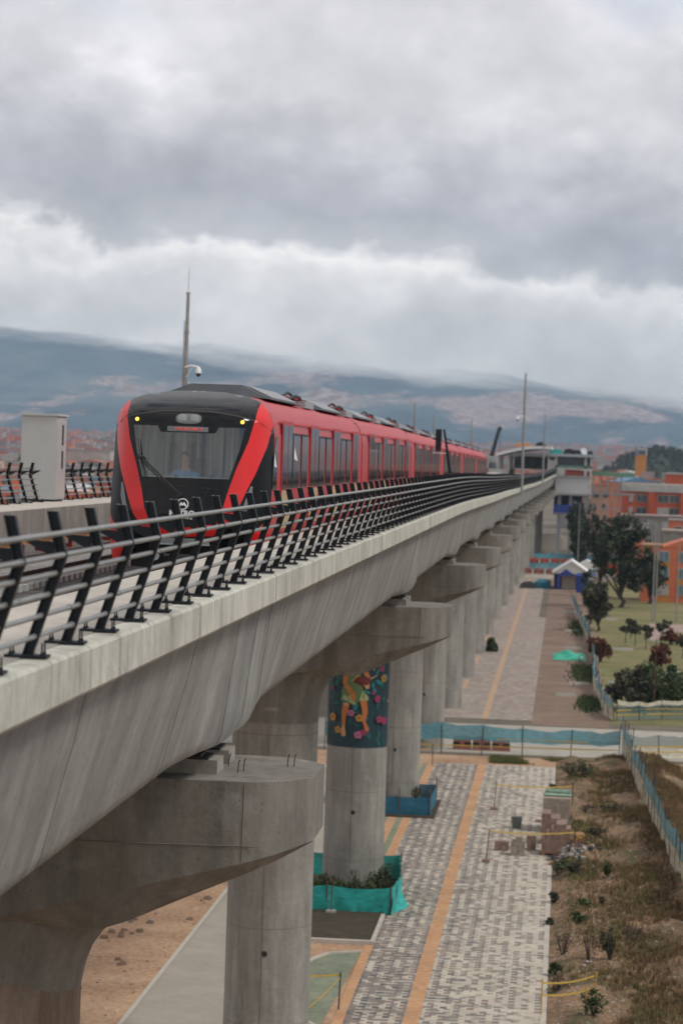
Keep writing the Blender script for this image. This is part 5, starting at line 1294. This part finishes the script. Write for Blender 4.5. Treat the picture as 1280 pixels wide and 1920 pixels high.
for x, y, w, d, h, m_, l, fl in specs:
    t_ = thing('house', l, 'house', (x, y, 0)); MB().box(0, w, 0, d, 0, h).build('wall', m_, t_); MB().box(-.15, w+.15, -.15, d+.15, h, h+.25).build('roof', plain('roof_sheet', (.30, .24, .21), .8, var=.2), t_)
    rng = random.Random(int(x*7))
    for f_ in range(fl):
        xx = 1.4
        while xx < w-1: win(t_, xx, 0, 1.2+f_*2.7, rng.uniform(.8, 1.3), 1.1, rng.choice((pglass, curtain))); xx += rng.uniform(2.4, 3.4)
t_ = thing('water_tower', 'yellow and pale tower block rising above the far roofs', 'tower', (27, 1000, 0))
MB().box(-2, 2.1, 0, 4, 0, 21).build('shaft', yel, t_); MB().box(-2.1, 2.2, -.1, 4, 21, 23.6).build('upper_storey', M['conc_lt'], t_); MB().box(-2.2, -1.2, -.2, -.1, 20.6, 23.8).build('blue_strip', bglass, t_); MB().box(-1, 1.6, -.2, -.1, 21.2, 22.8).build('opening', pglass, t_)

# ---------------------------------------------------------------- station
st = thing('station', 'pale elevated metro station straddling the end of the viaduct', 'station', (0, 480, 0))
grn = plain('green_fascia', (.12, .26, .17), .6, var=.15); lwall = plain('station_wall', (.50, .50, .49), .6, var=.06); sgrey = plain('station_grey', (.30, .31, .32), .6, var=.1)
MB().box(-1.95, 4.35, 0, 60, 11.9, 14.7).build('hall_wall', lwall, st)
MB().box(-2.0, 4.45, -.3, 60, 14.7, 14.95).box(-2.1, 4.5, -.2, 60, 11.5, 11.9).build('floor_slab', sgrey, st)
MB().box(-.2, 4.2, .6, 60, 14.95, 15.75).build('orange_band', plain('station_orange', (.32, .08, .03), .7), st)
MB().box(-1.6, -.4, -.1, .55, 14.95, 16.3).build('kiosk', lwall, st)
MB().box(-2.0, 4.45, -.1, 60, 16.3, 16.75).build('green_fascia', grn, st)
MB().box(-1.9, 4.3, .6, 59, 16.75, 18.3).build('glazing', plain('station_glazing', (.05, .06, .07), .3, var=.6, vscale=1.2), st)
MB().box(3.1, 3.5, -.1, .5, 15, 18.4).box(-2.0, -1.7, -.1, .5, 15, 18.4).box(4.1, 4.4, -.1, .5, 11, 18.4).build('front_column', lwall, st)
MB().box(-9.5, 5.2, -1, 62, 18.3, 18.8).build('roof_slab', plain('roof_bluegrey', (.30, .34, .37), .5), st)
g = MB(); rr = []
for q in range(13):
    u = q/12; x = -12.5+u*9.8; z = 18.0+1.5*math.sin(min(1, u*1.25)*math.pi/2); rr.append([(x, -3, z), (x, 55, z), (x, 55, z+.5), (x, -3, z+.5)])
g.loft(rr); g.build('curved_roof', plain('roof_white', (.62, .62, .60), .5), st, smooth=True)
for x, y_, w, h, m_ in ((-4.8, 3, 1.1, .9, 'dark'), (-2.0, 1, 1.3, .8, 'teal'), (.2, 2, 1.1, 1.0, 'dark'), (1.6, 2, 1.0, .8, 'dark'), (2.8, 2, .7, 1.2, 'white'), (4.0, 3, .6, .7, 'dark'), (-8, 4, 1.6, .7, 'orange')):
    zz = 19.9 if x < -2.5 else 18.8
    MB().prism([(x-w, zz), (x+w, zz), (x+w*.8, zz+h*.75), (x+w*.2, zz+h), (x-w*.5, zz+h*.85)], lambda a, z, k_: (a, k_, z), y_, y_+3).build('roof_plant', M[m_], st)
for x in (-12.2, -10.4, -3.4):
    for y_ in (0, 14, 28): MB().box(x, x+.35, y_, y_+.4, 15.2, 18.3).build('platform_column', lwall, st)
MB().box(-13.8, -10.2, -2, 60, 14.8, 15.75).build('platform', M['conc_lt'], st); MB().box(-3.6, -2.2, -2, 60, 14.8, 15.75).build('platform', M['conc_lt'], st)
MB().box(-14.5, -13.8, -1, 60, 15.75, 18).build('back_wall', plain('back_wall', (.32, .34, .34), .5, var=.4, vscale=1), st)
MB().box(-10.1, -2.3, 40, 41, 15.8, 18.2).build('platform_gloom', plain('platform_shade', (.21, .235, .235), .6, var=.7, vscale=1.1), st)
g = MB()
for i_ in range(16):
    g.box(-2.9+i_*.05, -2.8+i_*.05, -30+i_*2, -29.85+i_*2, 14.9, 17.6)
g.build('scaffold', M['galv'], st)
g = MB(); g.loft([[(3.0, 0, 11.5), (4.35, 0, 11.5), (4.35, 1.6, 11.5), (3.0, 1.6, 11.5)], [(3.3, 0, 9.6), (4.35, 0, 9.6), (4.35, 1.4, 9.6), (3.3, 1.4, 9.6)], [(3.75, 0, 6), (4.35, 0, 6), (4.35, 1, 6), (3.75, 1, 6)], [(3.8, 0, 0), (4.3, 0, 0), (4.3, 1, 0), (3.8, 1, 0)]]); g.build('tapered_pier', M['conc_col'], st)
for x in (-1.4, .6): MB().box(x, x+.6, 1, 2, 0, 11.5).build('support_column', sgrey, st)
MB().box(-2.2, 3.2, .2, 30, 8.0, 8.35).build('mezzanine', sgrey, st)
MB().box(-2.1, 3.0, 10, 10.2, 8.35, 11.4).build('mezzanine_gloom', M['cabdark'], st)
g = thing('hoarding', 'dark blue hoarding boards under the station hall', 'hoarding', (0, 479.6, 8.36))
for q in range(5): MB().box(-2.1+q*1.05, -1.08+q*1.05, 0, .08, 0, 1.45).build('board', blue, g)
t_ = thing('footbridge', 'green roofed footbridge on tall lattice piers right of the station', 'footbridge', (4.6, 500, 0))
g = MB(); g.loft([[(0, 0, 15.1), (0, 3, 15.1), (0, 3, 15.9), (0, 0, 15.9)], [(8, 0, 14.9), (8, 3, 14.9), (8, 3, 15.6), (8, 0, 15.6)]]); g.build('roof', grn, t_)
MB().box(0, 8, .2, 2.8, 11.6, 11.9).build('deck', sgrey, t_)
g = MB()
for x in (0.3, 1.6, 2.9, 4.2, 5.4):
    for y_ in (.3, 2.5): g.box(x, x+.22, y_, y_+.22, 0, 15)
for x in (0.3, 2.9): 
    for z in (3, 6, 9): g.box(x, x+2.6, .32, .45, z, z+.2); g.path([(x, .4, z), (x+2.5, .4, z+3)], .07, 4)
g.build('lattice_pier', sgrey, t_)
g = MB(); g.box(.1, 7.8, .1, .15, 12.9, 13); g.box(.1, 7.8, .1, .15, 12.4, 12.46)
for q in range(26): g.box(.1+q*.3, .13+q*.3, .1, .14, 11.9, 13)
g.build('handrail', M['galv'], t_)
t_ = thing('people_shelter', 'pale sheet hung below the viaduct near the station', 'sheet', (-1.6, 540, 0)); MB().prism([(-3, 0), (1.2, 0), (1.4, 2.2), (0, 3.2), (-3, 3)], lambda a, z, k_: (a, k_, z), 0, 3).build('cover', plain('cream_cover', (.50, .46, .40), .8), t_)

# ---------------------------------------------------------------- far city
hm = [plain('far_wall_'+n_, c, .9, var=.25, vscale=.25) for n_, c in (('brick', (.50, .12, .05)), ('orange', (.58, .18, .07)), ('cream', (.42, .37, .32)), ('grey', (.25, .24, .23)), ('blue', (.10, .17, .25)), ('tan', (.42, .22, .13)))]
hr_ = [plain('far_roof_'+n_, c, .85, var=.25, vscale=.3) for n_, c in (('grey', (.28, .27, .27)), ('tile', (.42, .13, .06)), ('blue', (.12, .22, .33)), ('pale', (.48, .46, .44)))]
wn_, rn_ = ('brick', 'orange', 'cream', 'grey', 'blue', 'tan'), ('grey', 'tiled', 'blue', 'pale')
def house_mesh(w, d, h, wi, ri, rng, gable):
    g = MB(); g.box(0, w, 0, d, 0, h, 0)
    if gable: g.prism([(-.2, h+.01), (w/2, h+1.3), (w+.2, h+.01)], lambda a, z, k_: (a, k_, z), -.2, d+.2, 1)
    else: g.box(-.15, w+.15, -.15, d+.15, h+.01, h+.3, 1); g.box(w*.2, w*.55, d*.3, d*.6, h+.31, h+2.1, 0) if rng.random() < .5 else None
    for f_ in range(int(h/2.7)):
        x = .8
        while x < w-1.3: ww = rng.uniform(.7, 1.5); g.box(x, x+ww, -.05, -.01, f_*2.7+1, f_*2.7+2.2, 2); x += ww+rng.uniform(.7, 1.6)
    return g
rng = random.Random(2024); n_l = 0
def rise(d): return max(0, d-1900)*.0115
def city(n, az0, az1, d0, d1, side, hmin, hmax, power=1.0):
    for i in range(n):
        u = (i+rng.random())/n; d = d0*(d1/d0)**(u**power); a = R(rng.uniform(az0, az1))
        x, y = d*math.sin(a), d*math.cos(a); w, dd, h = rng.uniform(6, 11)*(1+d/4000), rng.uniform(7, 12), rng.uniform(hmin, hmax)
        wi, ri = rng.choice((0, 0, 0, 1, 1, 2, 3, 4, 5, 5)), rng.choice((0, 0, 1, 1, 2, 3))
        gb = rng.random() < .35
        o_ = house_mesh(w, dd, h, wi, ri, rng, gb).build('house', [hm[wi], hr_[ri], pglass]); o_.location = (x, y, 0); o_.rotation_euler.z = rng.uniform(-.35, .35)
        tag(o_, '%s house under a %s %s roof among the crowded roofs far to the %s' % (wn_[wi], rn_[ri], 'pitched' if gb else 'flat', side), 'house', '%s houses with %s %s roofs, %s' % (wn_[wi], rn_[ri], 'pitched' if gb else 'flat', side))
city(120, -12.9, -8.0, 470, 2300, 'left', 5.5, 9.0, .8)
city(75, .15, 3.2, 620, 2000, 'right', 8, 14.0)
for (px_, y, w, h, m_, l) in [(-10.75, 1500, 30, 19, 2, 'long pale warehouse with a brick tower on the left skyline'), (-11.1, 1480, 8, 24, 0, 'brick tower standing against the pale warehouse')]:
    t_ = thing('building', l, 'building', (math.tan(R(px_))*y, y, 0)); MB().box(0, w, 0, 20, 0, h-4 if w > 20 else h).build('wall', hm[m_], t_); MB().box(-.2, w+.2, -.2, 20.2, h-4 if w > 20 else h, (h-4 if w > 20 else h)+.6).build('roof', hr_[0], t_)
g = MB()
for i in range(5200):
    d = 1700*(6500/1700)**(rng.random()**.75); a = R(rng.uniform(-14.5, 5))
    x, y = d*math.sin(a), d*math.cos(a); w, h = rng.uniform(7, 17), rng.uniform(6, 13)
    z0 = rise(d); h += z0; g.box(x, x+w, y, y+12, 0, h, rng.choice((0, 0, 1, 1, 2, 2, 3, 5))); g.box(x-.2, x+w+.2, y-.2, y+12.2, h+.01, h+.5, rng.choice((6, 6, 7, 8, 9)))
tag(g.build('distant_houses', hm+hr_), 'blurred sea of brick houses reaching the foot of the mountains', 'houses', kind='stuff')
rng = random.Random(5); g = MB()
for i in range(60):
    d = rng.uniform(700, 2600); a = R(rng.choice((rng.uniform(-12.6, -8.3), rng.uniform(.3, 3))))
    x, y = d*math.sin(a), d*math.cos(a); leaves(g, rng, (x, y, 7), (6, 6, 4.5), 70, 1.1, 5)
tag(g.build('city_trees', M['leaf_dk'], recalc=False), 'dark trees scattered among the far houses', 'trees', kind='stuff')
# wooded hill
def bumpy(cx, cy, rx, ry, h, seed, nseg=40):
    from mathutils import noise as mn
    g = MB()
    for j in range(nseg+1):
        for i in range(nseg+1):
            u, v = i/nseg*2-1, j/nseg*2-1; r = math.hypot(u, v)
            z = h*max(0, math.cos(min(1, r)*math.pi/2))**.8; z += z*.15*mn.noise(Vector((u*3, v*3, seed)))
            g.v.append((cx+u*rx, cy+v*ry, z-.2))
    for j in range(nseg):
        for i in range(nseg): a = j*(nseg+1)+i; g.f.append((a, a+1, a+nseg+2, a+nseg+1)); g.m.append(0)
    return g
struct(bumpy(56, 1650, 42, 90, 24, 2), 'hill', M['leaf_dk'], smooth='all')
g = MB(); rng = random.Random(12)
for i in range(330):
    u, v = rng.uniform(-.95, .95), rng.uniform(-1, .2); r = math.hypot(u, v)
    if r > 1: continue
    z = 24*math.cos(r*math.pi/2)**.8; leaves(g, rng, (56+u*42, 1650+v*90, z+2.5), (2.6, 3, rng.uniform(3, 4.5)), 60, .8, 5, .1)
tag(g.build('hill_wood', M['leaf_dk'], recalc=False), 'dark conifer wood covering the low hill at the right skyline', 'wood', kind='stuff')

# ---------------------------------------------------------------- mountains that vanish into the cloud base
from mathutils import noise as mn
def lerp_tab(tab, x):
    if x <= tab[0][0]: return tab[0][1]
    for (a, b_), (c, d) in zip(tab[:-1], tab[1:]):
        if x <= c: return b_+(d-b_)*(x-a)/(c-a)
    return tab[-1][1]
g = MB(); NA, NR = 260, 150
front = [(-30, 150), (-14, 100), (-9, 80), (-7, 150), (-5.5, 165), (-3.5, 130), (-2, 70), (-.5, 45), (1, 60), (6, 60), (14, 120)]
back = [(-30, 520), (-14, 515), (-10, 470), (-6, 430), (-2, 390), (0, 340), (2, 330), (5, 360), (14, 420)]
for j in range(NR+1):
    r = 1900+9300*j/NR
    for i in range(NA+1):
        az = -26+44*i/NA
        x, y = r*math.sin(R(az)), r*math.cos(R(az))
        f_ = mn.fractal(Vector((x/1400, y/1400, .5)), .95, 2.05, 6)
        rid = 1-abs(mn.noise(Vector((x/1500+9, y/1500, 2))))*1.7
        fz = lerp_tab(front, az)*math.exp(-((r-6600)/900)**2)*(.75+.5*f_)
        bz = lerp_tab(back, az)*sm(6200, 10300, r)*(.82+.22*rid+.16*f_)
        g.v.append((x, y, max(-1, fz+bz+14*f_*sm(4700, 5600, r)-1.2*(1-sm(1900, 2400, r))+min(38, rise(r)))))
for j in range(NR):
    for i in range(NA): a = j*(NA+1)+i; g.f.append((a, a+1, a+NA+2, a+NA+1)); g.m.append(0)
m, t, b, o = newmat('mountain_slopes'); p = pos(t)
sp = N(t, 'ShaderNodeSeparateXYZ'); t.links.new(p, sp.inputs[0])
pz = mapping(t, p, (1, .22, 3.2)); f1 = noise(t, pz, .0016, 7, .6, .4); f2 = noise(t, pz, .010, 6, .65)
gcol = ramp(t, math_(t, 'ADD', math_(t, 'MULTIPLY', f1, .6), math_(t, 'MULTIPLY', f2, .4)), [(.35, (.026, .052, .075)), (.5, (.06, .10, .125)), (.65, (.14, .18, .175))])  # slope colours shifted to blue, distance haze painted in besides the haze volume
vo = N(t, 'ShaderNodeTexVoronoi', i_Scale=.07); t.links.new(p, vo.inputs['Vector'])
town = ramp(t, N(t, 'ShaderNodeSeparateColor').outputs[0], [(0, .5), (1, .5)]) if False else None
sc_ = N(t, 'ShaderNodeSeparateColor'); t.links.new(vo.outputs['Color'], sc_.inputs[0])
tcol = ramp(t, sc_.outputs[0], [(0, (.26, .15, .12)), (.35, (.40, .28, .26)), (.6, (.48, .39, .38)), (.85, (.22, .24, .25)), (.94, (.58, .55, .50))], 'CONSTANT')
tn = noise(t, mapping(t, p, (1, .25, 3.0), (300, 900, 0)), .0017, 8, .66, .4)
zz = math_(t, 'ADD', sp.outputs[2], math_(t, 'MULTIPLY', f1, 120))
low = ramp(t, math_(t, 'DIVIDE', zz, 600), [(.10, .10), (.30, .06), (.55, -.08), (.8, -.2)])
mask = ramp(t, math_(t, 'ADD', tn, math_(t, 'SUBTRACT', ramp(t, math_(t, 'DIVIDE', zz, 500), [(.0, .46), (.2, .50), (.5, .54), (.68, .50), (.8, .2)]), .5)), [(.545, 0), (.60, .7)])
t.links.new(mixc(t, mask, gcol, tcol), b.inputs['Base Color']); b.inputs['Roughness'].default_value = 1
b.inputs['Specular IOR Level'].default_value = 0
cb = noise(t, mapping(t, p, (1, 1, 1.5)), .0016, 8, .58); 
ztop = math_(t, 'ADD', math_(t, 'MULTIPLY', sp.outputs[0], -.075), 235)
al = math_(t, 'DIVIDE', math_(t, 'SUBTRACT', math_(t, 'ADD', sp.outputs[2], math_(t, 'MULTIPLY', math_(t, 'SUBTRACT', cb, .5), 190)), ztop), 60)
al = math_(t, 'MULTIPLY', math_(t, 'ADD', al, .5), 1, clamp=True)
al = math_(t, 'MULTIPLY', al, math_(t, 'MULTIPLY', math_(t, 'SUBTRACT', sp.outputs[1], 6800), .002, clamp=True))
tr = N(t, 'ShaderNodeBsdfTransparent'); mx = N(t, 'ShaderNodeMixShader'); t.links.new(al, mx.inputs[0]); t.links.new(b.outputs[0], mx.inputs[1]); t.links.new(tr.outputs[0], mx.inputs[2]); t.links.new(mx.outputs[0], o.inputs[0])
struct(g, 'mountains', m, smooth='all')

# ---------------------------------------------------------------- haze
m = bpy.data.materials.new('haze_air'); m.use_nodes = True; t = m.node_tree; t.nodes.clear()
pv = N(t, 'ShaderNodeVolumePrincipled'); pv.inputs['Color'].default_value = (.62, .79, 1, 1); pv.inputs['Density'].default_value = 8.5e-5; pv.inputs['Anisotropy'].default_value = 0
o = N(t, 'ShaderNodeOutputMaterial'); t.links.new(pv.outputs[0], o.inputs['Volume'])
hz = MB().box(-7100, 7100, -450, 12600, -1.6, 620).build('haze', m); tag(hz, kind='stuff')
